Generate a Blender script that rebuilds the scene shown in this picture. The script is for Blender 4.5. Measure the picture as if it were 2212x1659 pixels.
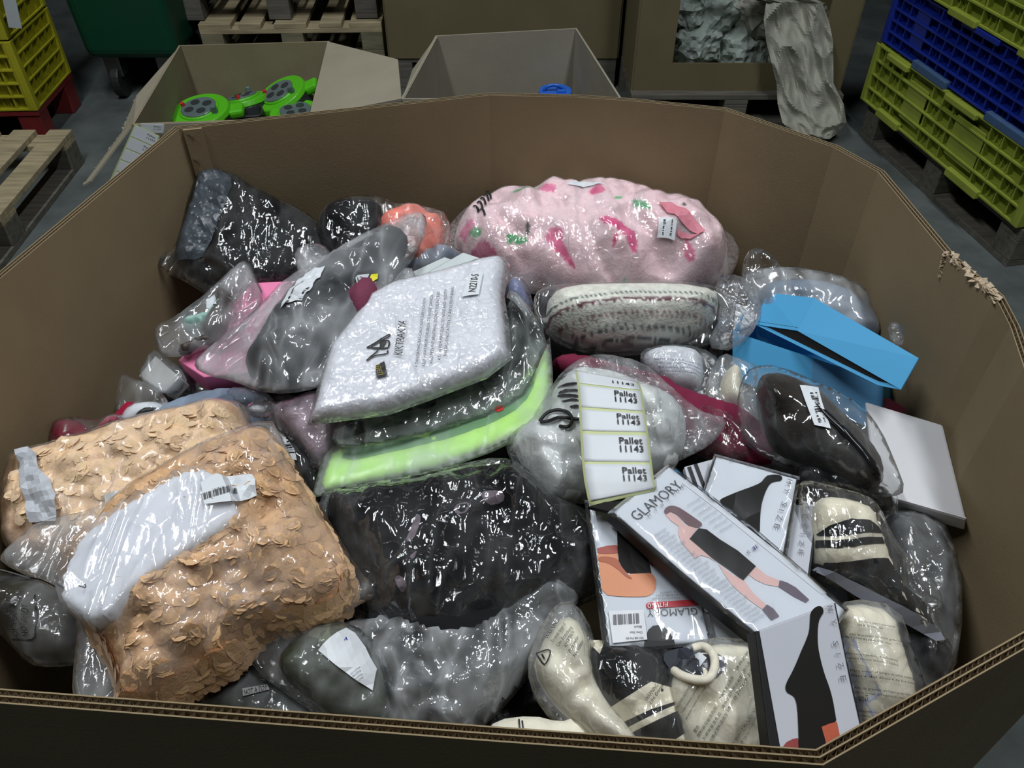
import bpy, bmesh, math, random
import numpy as np
from mathutils import Vector, Matrix
from mathutils.geometry import delaunay_2d_cdt
random.seed(7)
for o in list(bpy.data.objects): bpy.data.objects.remove(o, do_unlink=True)
SC = bpy.context.scene
COL = SC.collection

# ---------------------------------------------------------------- camera
HC = 1.60                      # camera height
ZR = 1.05                      # rim height of the big octagonal bin
F = 1750.0
PITCH = math.radians(43.0)
cam_d = bpy.data.cameras.new('camera'); cam = bpy.data.objects.new('camera', cam_d); COL.objects.link(cam)
cam.location = (0, 0, HC); cam.rotation_euler = (math.pi/2-PITCH, 0, 0)
cam_d.sensor_width = 36.0; cam_d.lens = 36.0*F/2212.0; cam_d.clip_start = .02; cam_d.clip_end = 60
SC.camera = cam
# ---------------------------------------------------------------- world, lamps, exposure
W = bpy.data.worlds.new('world'); SC.world = W; W.use_nodes = True
bg = W.node_tree.nodes['Background']; bg.inputs[0].default_value = (.62, .72, .85, 1); bg.inputs[1].default_value = .11
def area(name, loc, size, power, col=(.93, .97, 1), rot=(0, 0, 0)):
    l = bpy.data.lights.new(name, 'AREA'); l.shape = 'RECTANGLE'; l.size, l.size_y = size; l.energy = power; l.color = col
    o = bpy.data.objects.new(name, l); COL.objects.link(o); o.location = loc; o.rotation_euler = rot
    return o
area('ceiling_tube_left', (-1.35, 1.15, 4.4), (.16, 2.4), 80)
area('ceiling_tube_right', (1.15, .8, 4.4), (.16, 2.0), 74)
area('ceiling_tube_far', (-.6, 4.6, 4.8), (2.4, .16), 7)
SC.view_settings.view_transform = 'Standard'; SC.view_settings.look = 'None'
SC.view_settings.exposure = 0.0; SC.view_settings.gamma = 1.0; SC.view_settings.use_curve_mapping = False
SC.cycles.transparent_max_bounces = 24; SC.cycles.max_bounces = 8
SC.cycles.sample_clamp_indirect = 4

# ---------------------------------------------------------------- picture geometry: a pixel (2212x1659) becomes a point at a height
CT, ST = math.cos(PITCH), math.sin(PITCH)
def ray(u, v):
    x = (u-1106.0)/F; y = -(v-829.5)/F
    return np.array([x, CT+y*ST, -ST+y*CT])
C0 = np.array([0., 0., HC])
def px(u, v, z):
    d = ray(u, v); return C0+d*((z-HC)/d[2])
def pw(u, v, w): return px(u, v, ZR+w)

class Plane:
    """a tilted plane through three points, with a local 2-D frame"""
    def __init__(s, a, b, c):
        a, b, c = map(np.array, (a, b, c))
        n = np.cross(b-a, c-a); n /= np.linalg.norm(n)
        if n[2] < 0: n = -n
        s.n = n; s.o = a
        x = np.array([1., 0, 0]); x -= n*x.dot(n); x /= np.linalg.norm(x)
        s.x = x; s.y = np.cross(n, x)
    def hit(s, u, v, off=0.0):
        d = ray(u, v); t = (s.o+s.n*off-C0).dot(s.n)/d.dot(s.n)
        p = C0+d*t-s.o
        return (p.dot(s.x), p.dot(s.y))
    def poly(s, pts, off=0.0): return np.array([s.hit(u, v, off) for u, v in pts])
    def world(s, st, h):
        st = np.atleast_2d(st); h = np.broadcast_to(h, (len(st),))
        return s.o+st[:, :1]*s.x+st[:, 1:2]*s.y+h[:, None]*s.n
def P3(*t): return Plane(*[pw(*q) for q in t])

# ---------------------------------------------------------------- numpy noise
_r = np.random.RandomState(3); _perm = _r.permutation(256); _perm = np.concatenate([_perm, _perm, _perm])
_g = _r.randn(256, 2); _g /= np.linalg.norm(_g, axis=1)[:, None]
def pn(x, y):
    xi = np.floor(x).astype(int); yi = np.floor(y).astype(int); xf = x-xi; yf = y-yi; xi &= 255; yi &= 255
    u = xf*xf*xf*(xf*(xf*6-15)+10); v = yf*yf*yf*(yf*(yf*6-15)+10)
    def g(ix, iy, dx, dy):
        q = _g[_perm[_perm[ix]+iy] & 255]; return q[..., 0]*dx+q[..., 1]*dy
    a = g(xi, yi, xf, yf); b = g(xi+1, yi, xf-1, yf); c = g(xi, yi+1, xf, yf-1); d = g(xi+1, yi+1, xf-1, yf-1)
    return 1.45*((a*(1-u)+b*u)*(1-v)+(c*(1-u)+d*u)*v)
def fbm(x, y, o=3):
    t = 0; a = 1.; f = 1.
    for i in range(o): t = t+a*pn(x*f+i*17.3, y*f+i*9.1); a *= .5; f *= 2.03
    return t
def ridge(x, y, o=3):
    """sharp-crested folds, 0..1"""
    t = 0; a = 1.; f = 1.; n = 0
    for i in range(o):
        t = t+a*(1-np.abs(pn(x*f+i*13.7, y*f+i*5.9)))**3; n += a; a *= .55; f *= 1.9
    return t/n
def pip(pts, poly):
    x, y = pts[:, 0], pts[:, 1]; ins = np.zeros(len(pts), bool); n = len(poly); j = n-1
    for i in range(n):
        xi, yi = poly[i]; xj, yj = poly[j]
        if yi != yj:
            c = ((yi > y) != (yj > y)) & (x < (xj-xi)*(y-yi)/(yj-yi)+xi); ins ^= c
        j = i
    return ins
def dist(pts, poly):
    d = np.full(len(pts), 1e9); n = len(poly)
    for i in range(n):
        a = poly[i]; b = poly[(i+1) % n]; ab = b-a; L = ab.dot(ab)+1e-12
        t = np.clip(((pts-a)@ab)/L, 0, 1); q = pts-(a+t[:, None]*ab)
        d = np.minimum(d, np.sqrt((q*q).sum(1)))
    return d
def smooth_poly(p, it=1):
    p = np.array(p, float)
    for _ in range(it):
        q = []
        for i in range(len(p)):
            a = p[i]; b = p[(i+1) % len(p)]; q += [a*.75+b*.25, a*.25+b*.75]
        p = np.array(q)
    return p
def resample(p, step):
    out = []
    for i in range(len(p)):
        a = p[i]; b = p[(i+1) % len(p)]; L = np.linalg.norm(b-a); k = max(1, int(round(L/step)))
        for j in range(k): out.append(a+(b-a)*j/k)
    return np.array(out)
def fill(poly, step):
    """triangulate a polygon with an even inner grid: points, faces, boundary loop (index lists)"""
    b = resample(poly, step*1.2)
    lo = b.min(0); hi = b.max(0)
    gx = np.arange(lo[0], hi[0], step); gy = np.arange(lo[1], hi[1], step*.87)
    G = np.array([(x+(.5*step if j % 2 else 0), y) for j, y in enumerate(gy) for x in gx]) if len(gx)*len(gy) else np.zeros((0, 2))
    if len(G):
        m = pip(G, b); G = G[m]
        if len(G): G = G[dist(G, b) > step*.55]
    V = [Vector(q) for q in b]+[Vector(q) for q in G]
    E = [(i, (i+1) % len(b)) for i in range(len(b))]
    vo, eo, fo, ov, oe, of = delaunay_2d_cdt(V, E, [], 1, 1e-6)
    vo = np.array([tuple(v) for v in vo]); 
    cnt = {}
    F_ = []
    for f in fo:
        a, c, d = f[:3]
        ar = (vo[c]-vo[a])[0]*(vo[d]-vo[a])[1]-(vo[c]-vo[a])[1]*(vo[d]-vo[a])[0]
        if ar < 0: f = f[::-1]
        F_.append(tuple(f))
    dirn = {}
    for f in F_:
        for k in range(len(f)):
            dirn[(f[k], f[(k+1) % len(f)])] = 1
    bd = [(a, c) for (a, c) in dirn if (c, a) not in dirn]
    return vo, F_, bd

# ---------------------------------------------------------------- materials
MATS = {}
def N(nt, t, **k):
    n = nt.nodes.new(t)
    for a, b in k.items(): setattr(n, a, b)
    return n
def mat(name, col, rough=.6, var=.08, vscale=30, bump=0.0, bscale=200, metal=0, spec=.5, attr=False, sheen=0, coat=0, trans=0, stretch=None):
    if name in MATS: return MATS[name]
    m = bpy.data.materials.new(name); m.use_nodes = True; nt = m.node_tree; b = nt.nodes['Principled BSDF']
    b.inputs['Roughness'].default_value = rough; b.inputs['Metallic'].default_value = metal
    b.inputs['Specular IOR Level'].default_value = spec
    if sheen: b.inputs['Sheen Weight'].default_value = sheen
    if coat: b.inputs['Coat Weight'].default_value = coat; b.inputs['Coat Roughness'].default_value = .12
    if trans: b.inputs['Transmission Weight'].default_value = trans
    tc = N(nt, 'ShaderNodeTexCoord'); mp = N(nt, 'ShaderNodeMapping')
    nt.links.new(tc.outputs['Object'], mp.inputs[0])
    if stretch: mp.inputs['Scale'].default_value = stretch
    no = N(nt, 'ShaderNodeTexNoise'); no.inputs['Scale'].default_value = vscale; no.inputs['Detail'].default_value = 4
    nt.links.new(mp.outputs[0], no.inputs['Vector'])
    mr = N(nt, 'ShaderNodeMapRange'); mr.inputs['From Min'].default_value = .3; mr.inputs['From Max'].default_value = .7
    mr.inputs['To Min'].default_value = 1-var; mr.inputs['To Max'].default_value = 1+var
    nt.links.new(no.outputs[0], mr.inputs[0])
    mx = N(nt, 'ShaderNodeVectorMath', operation='SCALE')
    if attr:
        at = N(nt, 'ShaderNodeVertexColor', layer_name='Col'); nt.links.new(at.outputs[0], mx.inputs[0])
    else: mx.inputs[0].default_value = col[:3]
    nt.links.new(mr.outputs[0], mx.inputs['Scale']); nt.links.new(mx.outputs[0], b.inputs['Base Color'])
    if bump:
        n2 = N(nt, 'ShaderNodeTexNoise'); n2.inputs['Scale'].default_value = bscale; n2.inputs['Detail'].default_value = 5
        nt.links.new(mp.outputs[0], n2.inputs['Vector'])
        bp = N(nt, 'ShaderNodeBump'); bp.inputs['Strength'].default_value = 1; bp.inputs['Distance'].default_value = bump
        nt.links.new(n2.outputs[0], bp.inputs['Height']); nt.links.new(bp.outputs[0], b.inputs['Normal'])
    MATS[name] = m; return m
def film(name, haze=.12, gloss=.25, rough=.09, tint=(.93, .97, 1), crinkle=.0022, cscale=28, stretch=(1, 1, 1)):
    """clear plastic: see-through, a little milky, with crinkled gloss"""
    if name in MATS: return MATS[name]
    m = bpy.data.materials.new(name); m.use_nodes = True; nt = m.node_tree; nt.nodes.clear()
    out = N(nt, 'ShaderNodeOutputMaterial'); tr = N(nt, 'ShaderNodeBsdfTransparent'); gl = N(nt, 'ShaderNodeBsdfGlossy'); df = N(nt, 'ShaderNodeBsdfDiffuse'); tl = N(nt, 'ShaderNodeBsdfTranslucent')
    tr.inputs[0].default_value = (.97, .97, .97, 1); gl.inputs[0].default_value = (1, 1, 1, 1); gl.inputs['Roughness'].default_value = rough
    df.inputs[0].default_value = (*tint, 1); tl.inputs[0].default_value = (*tint, 1)
    tc = N(nt, 'ShaderNodeTexCoord'); mp = N(nt, 'ShaderNodeMapping'); mp.inputs['Scale'].default_value = stretch
    nt.links.new(tc.outputs['Object'], mp.inputs[0])
    # distorted ridged folds
    n0 = N(nt, 'ShaderNodeTexNoise'); n0.inputs['Scale'].default_value = cscale*.5; n0.inputs['Detail'].default_value = 2
    nt.links.new(mp.outputs[0], n0.inputs['Vector'])
    ad = N(nt, 'ShaderNodeVectorMath', operation='MULTIPLY_ADD'); ad.inputs[1].default_value = (.035, .035, .035)
    nt.links.new(n0.outputs['Color'], ad.inputs[0]); nt.links.new(mp.outputs[0], ad.inputs[2])
    vo = N(nt, 'ShaderNodeTexVoronoi', feature='DISTANCE_TO_EDGE'); vo.inputs['Scale'].default_value = cscale
    nt.links.new(ad.outputs[0], vo.inputs['Vector'])
    pwn = N(nt, 'ShaderNodeMath', operation='POWER'); pwn.inputs[1].default_value = .6; nt.links.new(vo.outputs['Distance'], pwn.inputs[0])
    n1 = N(nt, 'ShaderNodeTexNoise'); n1.inputs['Scale'].default_value = cscale*3.2; n1.inputs['Detail'].default_value = 3
    nt.links.new(ad.outputs[0], n1.inputs['Vector'])
    sm = N(nt, 'ShaderNodeMath', operation='MULTIPLY_ADD'); sm.inputs[1].default_value = .35
    nt.links.new(n1.outputs[0], sm.inputs[0]); nt.links.new(pwn.outputs[0], sm.inputs[2])
    # long thin pleats: milky lines where the film is creased
    m2_ = N(nt, 'ShaderNodeMapping'); m2_.inputs['Rotation'].default_value = (.2, .3, (len(name)*.73) % 3.1); m2_.inputs['Scale'].default_value = (1, .3, .6)
    nt.links.new(tc.outputs['Object'], m2_.inputs[0])
    n3 = N(nt, 'ShaderNodeTexNoise'); n3.inputs['Scale'].default_value = 17; n3.inputs['Detail'].default_value = 2; n3.inputs['Distortion'].default_value = .5
    nt.links.new(m2_.outputs[0], n3.inputs['Vector'])
    def mth(op, a, b, c=None, clamp_=False):
        q = N(nt, 'ShaderNodeMath', operation=op); q.use_clamp = clamp_
        for i_, v_ in enumerate((a, b, c)):
            if v_ is None: continue
            if isinstance(v_, (int, float)): q.inputs[i_].default_value = v_
            else: nt.links.new(v_, q.inputs[i_])
        return q.outputs[0]
    pl_ = mth('ABSOLUTE', mth('SUBTRACT', n3.outputs[0], .5), None)
    pl_ = mth('POWER', mth('SUBTRACT', 1.0, mth('MULTIPLY', pl_, 11.0), None, True), 2.0)
    hsum = mth('MULTIPLY_ADD', pl_, .8, sm.outputs[0])
    bp = N(nt, 'ShaderNodeBump'); bp.inputs['Distance'].default_value = crinkle; bp.inputs['Strength'].default_value = 1
    nt.links.new(hsum, bp.inputs['Height'])
    for s in (gl,): nt.links.new(bp.outputs[0], s.inputs['Normal'])
    fr = N(nt, 'ShaderNodeFresnel'); fr.inputs[0].default_value = 1.45; nt.links.new(bp.outputs[0], fr.inputs['Normal'])
    k = N(nt, 'ShaderNodeMath', operation='MULTIPLY_ADD'); k.inputs[1].default_value = .62; k.inputs[2].default_value = gloss*.12; k.use_clamp = True
    nt.links.new(fr.outputs[0], k.inputs[0])
    m0 = N(nt, 'ShaderNodeMixShader'); m0.inputs[0].default_value = .5; nt.links.new(df.outputs[0], m0.inputs[1]); nt.links.new(tl.outputs[0], m0.inputs[2])
    # milkiness varies a little with the folds
    hz = N(nt, 'ShaderNodeMapRange'); hz.inputs['From Min'].default_value = .36; hz.inputs['From Max'].default_value = .66; hz.inputs['To Min'].default_value = haze*.2; hz.inputs['To Max'].default_value = haze*2.2
    nt.links.new(n0.outputs[0], hz.inputs[0])
    hzt = mth('MULTIPLY_ADD', pl_, .02+haze*1.4, hz.outputs[0], True)
    m1 = N(nt, 'ShaderNodeMixShader'); nt.links.new(hzt, m1.inputs[0]); nt.links.new(tr.outputs[0], m1.inputs[1]); nt.links.new(m0.outputs[0], m1.inputs[2])
    m2 = N(nt, 'ShaderNodeMixShader'); nt.links.new(k.outputs[0], m2.inputs[0]); nt.links.new(m1.outputs[0], m2.inputs[1]); nt.links.new(gl.outputs[0], m2.inputs[2])
    nt.links.new(m2.outputs[0], out.inputs[0])
    MATS[name] = m; return m
def srgb(r, g, b):
    f = lambda c: (c/255/12.92) if c/255 <= .04045 else ((c/255+.055)/1.055)**2.4
    return (f(r), f(g), f(b))

# ---------------------------------------------------------------- objects
def tag(o, label=None, cat=None, group=None, kind=None):
    if label: o['label'] = label
    if cat: o['category'] = cat
    if group: o['group'] = group
    if kind: o['kind'] = kind
    return o
def empty(name, loc, label=None, cat=None, group=None, kind=None):
    o = bpy.data.objects.new(name, None); COL.objects.link(o); o.location = tuple(loc); o.empty_display_size = .05
    return tag(o, label, cat, group, kind)
def wloc(o):
    v = Vector(o.location)
    while o.parent: o = o.parent; v += Vector(o.location)
    return np.array(v)
def mesh(name, V, Fc, m, parent=None, smooth=True, colors=None, loc=None, uvless=True):
    V = np.asarray(V, float)
    base = wloc(parent) if parent else np.zeros(3)
    l = np.array(loc) if loc is not None else (base if parent else V.mean(0)*[1, 1, 0]+[0, 0, V[:, 2].min()])
    me = bpy.data.meshes.new(name); me.from_pydata([tuple(v) for v in (V-l)], [], [tuple(int(i) for i in f) for f in Fc])
    ms = m if isinstance(m, list) else [m]
    for q in ms: me.materials.append(q)
    if smooth: me.polygons.foreach_set('use_smooth', [True]*len(me.polygons))
    if colors is not None:
        a = me.color_attributes.new('Col', 'FLOAT_COLOR', 'POINT')
        a.data.foreach_set('color', np.c_[colors, np.ones(len(colors))].ravel())
    me.update()
    o = bpy.data.objects.new(name, me); COL.objects.link(o)
    if parent: o.parent = parent; o.location = tuple(l-base)
    else: o.location = tuple(l)
    return o
class MB:
    """collects simple solids, then links them as one mesh object"""
    def __init__(s): s.v = []; s.f = []
    def add(s, V, Fc):
        k = len(s.v); s.v += [tuple(map(float, q)) for q in V]; s.f += [tuple(i+k for i in f) for f in Fc]; return s
    def hexa(s, b, t):
        """b, t: four corners each (counter-clockwise seen from above)"""
        return s.add(list(b)+list(t), [(3, 2, 1, 0), (4, 5, 6, 7), (0, 1, 5, 4), (1, 2, 6, 5), (2, 3, 7, 6), (3, 0, 4, 7)])
    def box(s, c, d, R=None):
        c = np.array(c, float); d = np.array(d, float)/2; R = np.eye(3) if R is None else R
        P = lambda x, y, z: c+R@np.array([x*d[0], y*d[1], z*d[2]])
        return s.hexa([P(-1, -1, -1), P(1, -1, -1), P(1, 1, -1), P(-1, 1, -1)], [P(-1, -1, 1), P(1, -1, 1), P(1, 1, 1), P(-1, 1, 1)])
    def cyl(s, c, r, h, n=32, R=None, r2=None, axis=None):
        c = np.array(c, float); R = np.eye(3) if R is None else R; r2 = r if r2 is None else r2
        a = [2*math.pi*i/n for i in range(n)]
        V = [c+R@np.array([r*math.cos(t), r*math.sin(t), 0]) for t in a]+[c+R@np.array([r2*math.cos(t), r2*math.sin(t), h]) for t in a]
        Fc = [tuple(range(n-1, -1, -1)), tuple(range(n, 2*n))]+[(i, (i+1) % n, n+(i+1) % n, n+i) for i in range(n)]
        return s.add(V, Fc)
    def build(s, name, m, parent=None, smooth=False, bevel=0, seg=2):
        o = mesh(name, s.v, s.f, m, parent, smooth)
        if bevel:
            b = o.modifiers.new('bevel', 'BEVEL'); b.width = bevel; b.segments = seg; b.limit_method = 'ANGLE'
        return o
def rotz(a): c, s = math.cos(a), math.sin(a); return np.array([[c, -s, 0], [s, c, 0], [0, 0, 1.]])
def euler(x, y, z):
    return np.array(Matrix.Rotation(z, 3, 'Z')@Matrix.Rotation(y, 3, 'Y')@Matrix.Rotation(x, 3, 'X'))

_tc = {}
def text_mesh(s, sz=1.0, thin=0.0, font=None):
    k = (s, thin)
    if k in _tc: return _tc[k]
    c = bpy.data.curves.new('t', 'FONT'); c.body = s; c.size = 1; c.resolution_u = 2; c.offset = thin
    o = bpy.data.objects.new('t', c); COL.objects.link(o); dg = bpy.context.evaluated_depsgraph_get()
    me = bpy.data.meshes.new_from_object(o.evaluated_get(dg))
    V = np.array([tuple(v.co)[:2] for v in me.vertices]).reshape(-1, 2); Fc = [tuple(p.vertices) for p in me.polygons]
    bpy.data.objects.remove(o); bpy.data.curves.remove(c); bpy.data.meshes.remove(me)
    if len(V): V = V-[V[:, 0].min(), 0]
    _tc[k] = (V, Fc); return _tc[k]
# ================================================================ floor
concrete = mat('concrete', (.10, .118, .112), .75, .35, 5, .0015, 60)
fl = mesh('floor', [(-7, -2.5, 0), (7, -2.5, 0), (7, 9, 0), (-7, 9, 0)], [(0, 1, 2, 3)], concrete, smooth=False); fl['kind'] = 'structure'
wallm = mat('warehouse_wall', (.05, .055, .055), .9, .2, 3)
for nm, c, d in (('wall_back', (0, 9.05, 3), (14.2, .1, 6)), ('wall_left', (-7.05, 3.25, 3), (.1, 11.5, 6)), ('wall_right', (7.05, 3.25, 3), (.1, 11.5, 6)), ('wall_front', (0, -2.55, 3), (14.2, .1, 6))):
    MB().box(c, d).build(nm, wallm)['kind'] = 'structure'
MB().box((0, 3.25, 6.05), (14.2, 11.7, .1)).build('ceiling', wallm)['kind'] = 'structure'

# ================================================================ the big octagonal bin
card_in = mat('cardboard_inner', (.29, .222, .126), .9, .07, 9, .0003, 300)
card_out = mat('cardboard_outer', (.33, .26, .165), .9, .07, 9, .0003, 300)
card_edge = mat('cardboard_edge', (.36, .27, .17), .9, .15, 60)
card_raw = mat('cardboard_torn', (.5, .4, .28), .95, .2, 200)
RIM = [(-.50, .285)]+[tuple(pw(u, v, 0)[:2]) for u, v in ((0, 1487), (1060, 1568), (1762, 1618), (2212, 1363))]+[(.545, .405)]+\
      [tuple(pw(u, v, 0)[:2]) for u, v in ((2212, 795), (2182, 705), (0, 0), (2042, 548), (1896, 371), (1800, 318), (1565, 238), (1374, 219), (1246, 210), (1057, 206), (386, 279), (200, 434), (0, 602))]+[(-.62, .62), (-.60, .43)]
RIM[8] = (.96*.55, 1.295*.55)
RIM = np.array(RIM); RC = RIM.mean(0)
TH = .0105
n = len(RIM)
def offset_ring(P, d):
    """move every side of a closed ring outwards by d"""
    Q = []
    for i in range(n):
        a, b, c = P[i-1], P[i], P[(i+1) % n]
        e1 = (b-a)/np.linalg.norm(b-a); e2 = (c-b)/np.linalg.norm(c-b)
        n1 = np.array([e1[1], -e1[0]]); n2 = np.array([e2[1], -e2[0]])
        k = n1+n2; k = k/max(.3, k.dot(n1)); Q.append(b+k*d)
    return np.array(Q)
R0, R1, R2 = RIM, offset_ring(RIM, TH*.5), offset_ring(RIM, TH)
ZB = .144
binr = empty('octagonal_bin', (RC[0], RC[1], ZB), 'large open octagonal cardboard bin full of bagged clothes in the foreground', 'cardboard bin')
def sheet(mb, a0, a1, b0, b1, z0, z1a, z1b):
    mb.hexa([(*a0, z0), (*b0, z0), (*b1, z0), (*a1, z0)], [(*a0, z1a), (*b0, z1a), (*b1, z1b), (*a1, z1b)])
rimz = [ZR]*n
NOTCH = 9
for i in range(n):
    j = (i+1) % n
    za, zb = ZR, ZR
    if i == 7: zb = ZR+.016
    if i == 8: za = ZR+.016; zb = ZR-.001
    t = .0011
    mb = MB()
    f = lambda A, B, k: (A[i]+(B[i]-A[i])*k, A[j]+(B[j]-A[j])*k)
    k = t/TH
    for k0, k1 in ((0, k), (.5-k/2, .5+k/2), (1-k, 1)):
        p0 = f(R0, R2, k0); p1 = f(R0, R2, k1)
        sheet(mb, p0[0], p0[1], p1[0], p1[1], ZB, za, zb)
    pn_ = mb.build('panel', card_in, binr)
    # fluting between the liners: real zigzag sheets
    L = np.linalg.norm(RIM[j]-RIM[i]); cnt = max(2, int(L/.0030)); 
    V = []; Fc = []
    for lay in (0, 1):
        lo_, hi_ = (k, .5-k/2) if lay == 0 else (.5+k/2, 1-k)
        base = len(V); c2 = cnt if lay == 0 else int(cnt*.8)
        for q in range(c2+1):
            s_ = q/c2; kk = lo_ if q % 2 == 0 else hi_
            p = (R0[i]+(R2[i]-R0[i])*kk)*(1-s_)+(R0[j]+(R2[j]-R0[j])*kk)*s_
            zt = za*(1-s_)+zb*s_-.0006*random.random()
            V += [(p[0], p[1], ZB+.002), (p[0], p[1], zt)]
            if q: m0 = base+2*q; Fc.append((m0-2, m0, m0+1, m0-1))
    mesh('fluting', V, Fc, card_edge, pn_, smooth=False)
# score lines pressed into the inner face (dark creases) and the glued overlap strip with its staples
for (u, v) in ((1565, 238),):
    pass
# staples strip at the far left corner
def on_far(u, v, i=15):
    a, b = RIM[i], RIM[i+1]; e = (b-a)/np.linalg.norm(b-a); nn = np.array([-e[1], e[0], 0]); 
    if nn[1] > 0: nn = -nn
    d = ray(u, v); t = (np.array([a[0], a[1], 0])-C0).dot(nn)/d.dot(nn); return C0+d*t, nn
st = MB()
p, nn = on_far(386, 279); q, _ = on_far(430, 262)
strip = MB()
def vquad(u0, u1, i, zt, zb, th, mb):
    A, nn = on_far(u0, 270, i); B, _ = on_far(u1, 262, i)
    A = A.copy(); B = B.copy()
    pts = []
    for z in (zb, zt):
        pts.append([(A[0], A[1], z), (B[0], B[1], z), (B[0]+nn[0]*th, B[1]+nn[1]*th, z), (A[0]+nn[0]*th, A[1]+nn[1]*th, z)])
    mb.hexa(pts[0], pts[1])
vquad(392, 432, 15, ZR-.001, ZB, .004, strip)
strip.build('overlap_strip', card_in, binr)
mm = mat('staple_metal', (.5, .5, .5), .35, .05, metal=1)
for (u, v) in ((413, 289), (426, 343), (440, 404)):
    P_, nn = on_far(u, v); P_ = P_+nn*.0055
    MB().box(P_, (.012, .0012, .0018), euler(0, .5, 0)).build('staple', mm, binr)
# torn lip on the right-hand side
tb = MB()
A = np.array([*RIM[9], ZR]); B = np.array([*RIM[8], ZR+.016])
rs = random.Random(4)
for q in range(60):
    s_ = rs.random(); c = A*(1-s_)+B*s_+np.array([rs.uniform(0, .008), rs.uniform(-.002, .002), rs.uniform(-.004, .002)])
    tb.box(c, (rs.uniform(.003, .010), rs.uniform(.004, .012), .0006), euler(rs.uniform(-.7, .7), rs.uniform(-.7, .7), rs.uniform(0, 3)))
for q in range(14):
    s_ = rs.random(); c = np.array([*RIM[9], ZR])*(1-s_*.08)+np.array([*RIM[8], ZR])*(s_*.08)+np.array([0, 0, .003-.03*s_])
    tb.box(c, (.004, .008, .0006), euler(rs.uniform(-1, 1), rs.uniform(-1, 1), rs.uniform(0, 3)))
tb.build('torn_edge', card_raw, binr)
# bottom board of the bin
bv = [(x, y, ZB) for x, y in RIM]+[(x, y, ZB+.008) for x, y in RIM]
mesh('bottom_board', bv, [tuple(range(n-1, -1, -1)), tuple(range(n, 2*n))]+[(i, (i+1) % n, n+(i+1) % n, n+i) for i in range(n)], card_in, binr, smooth=False)

# ================================================================ pallets
def wood(nm, c): return mat(nm, c, .85, .3, 6, .0006, 120, stretch=(1, 9, 9))
wood_l = wood('pallet_wood_light', (.40, .33, .20)); wood_d = wood('pallet_wood_grey', (.13, .12, .10)); wood_m = wood('pallet_wood_dim', (.22, .20, .125)); wood_red = mat('red_plastic', (.2, .02, .02), .5)
def pallet(o, ang, L, Wd, label, m, m2=None, nb=5, z0=0, name='wooden_pallet', group=None, bw=None):
    """deck boards run along local x; blocks and skids below"""
    e = empty(name, (o[0], o[1], z0), label, 'pallet', group); R = rotz(ang); m2 = m2 or m
    T = lambda x, y, z: np.array([o[0], o[1], z0])+R@np.array([x, y, z])
    rr = random.Random(int(o[0]*100))
    for k in range(nb):
        w = (bw or (.145 if k % 2 == 0 else .1)); y = -Wd/2+w/2+(Wd-w)*k/(nb-1)
        MB().box(T(0, y, .133), (L, w, .022), R).build('board', m, e, bevel=.002)
    for k in range(3):
        x = -L/2+.05+(L-.1)*k/2
        MB().box(T(x, 0, .111), (.1, Wd, .022), R).build('stringer_board', m, e, bevel=.002)
    for a in range(3):
        for b in range(3):
            MB().box(T(-L/2+.05+(L-.1)*a/2, -Wd/2+.05+(Wd-.1)*b/2, .061), (.1, .1, .078), R).build('block', m2, e, bevel=.003)
    for k in range(3):
        y = -Wd/2+.05+(Wd-.1)*k/2
        MB().box(T(0, y, .011), (L, .1, .022), R).build('bottom_board', m2, e, bevel=.002)
    return e
pallet((RC[0], RC[1]+.02), 0, 1.2, 1.0, 'wooden pallet under the big octagonal bin', wood_m, nb=5)
# ================================================================ things behind the bin
pallet((-2.14, 2.44), math.radians(91), 1.2, .8, 'wooden pallet lying bare on the floor at left edge', wood_l, wood_d, nb=6, bw=.088)

# two pallets stacked behind the left cardboard box
pc = px(615, 75, .288)
_px = px(415, 62, .28); _py = px(815, 48, .28)
ctr = ((_px+_py)/2); wid = np.linalg.norm(_py[:2]-_px[:2])
for k, (z, m, m2, lb) in enumerate(((0, wood_m, wood_d, 'wooden pallet at the bottom of the stack behind the left box'), (.144, wood_l, wood_m, 'pale wooden pallet in the middle of the stack behind the left box'), (.292, wood_d, wood_d, 'dark grey weathered pallet on top of the stack behind the left box'))):
    dx = -.05 if k == 2 else 0
    pallet((ctr[0]+dx, ctr[1]+.60+(.04 if k == 2 else 0)), math.pi/2+math.radians(2), 1.2, wid+(.06 if k == 2 else 0), lb, m, m2, z0=z, group='stacked pallets')

# --- open cardboard boxes
def open_box(name, label, cat, pts, ztop, zbot, m, th=.006, flaps=(), sink=0):
    """pts: inner corners counter-clockwise (xy); one panel per side"""
    P = [np.array(p[:2]) for p in pts]; c = sum(P)/len(P)
    e = empty(name, (c[0], c[1], zbot), label, cat)
    k = len(P)
    out = []
    for i in range(k):
        a, b, d = P[i-1], P[i], P[(i+1) % k]
        e1 = (b-a)/np.linalg.norm(b-a); e2 = (d-b)/np.linalg.norm(d-b)
        q = np.array([e1[1], -e1[0]])+np.array([e2[1], -e2[0]]); q /= q.dot(np.array([e1[1], -e1[0]])); out.append(b+q*th)
    for i in range(k):
        j = (i+1) % k; z1 = ztop[i] if isinstance(ztop, (list, tuple)) else ztop; z2 = ztop[j] if isinstance(ztop, (list, tuple)) else ztop
        mb = MB(); mb.hexa([(*out[i], zbot), (*out[j], zbot), (*P[j], zbot), (*P[i], zbot)], [(*out[i], z1), (*out[j], z2), (*P[j], z2), (*P[i], z1)])
        mb.build('panel', m, e)
    mb = MB(); mb.add([(*p, zbot) for p in P]+[(*p, zbot+th) for p in P], [tuple(range(k-1, -1, -1)), tuple(range(k, 2*k))]+[(i, (i+1) % k, k+(i+1) % k, k+i) for i in range(k)])
    mb.build('base', m, e)
    return e
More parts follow.
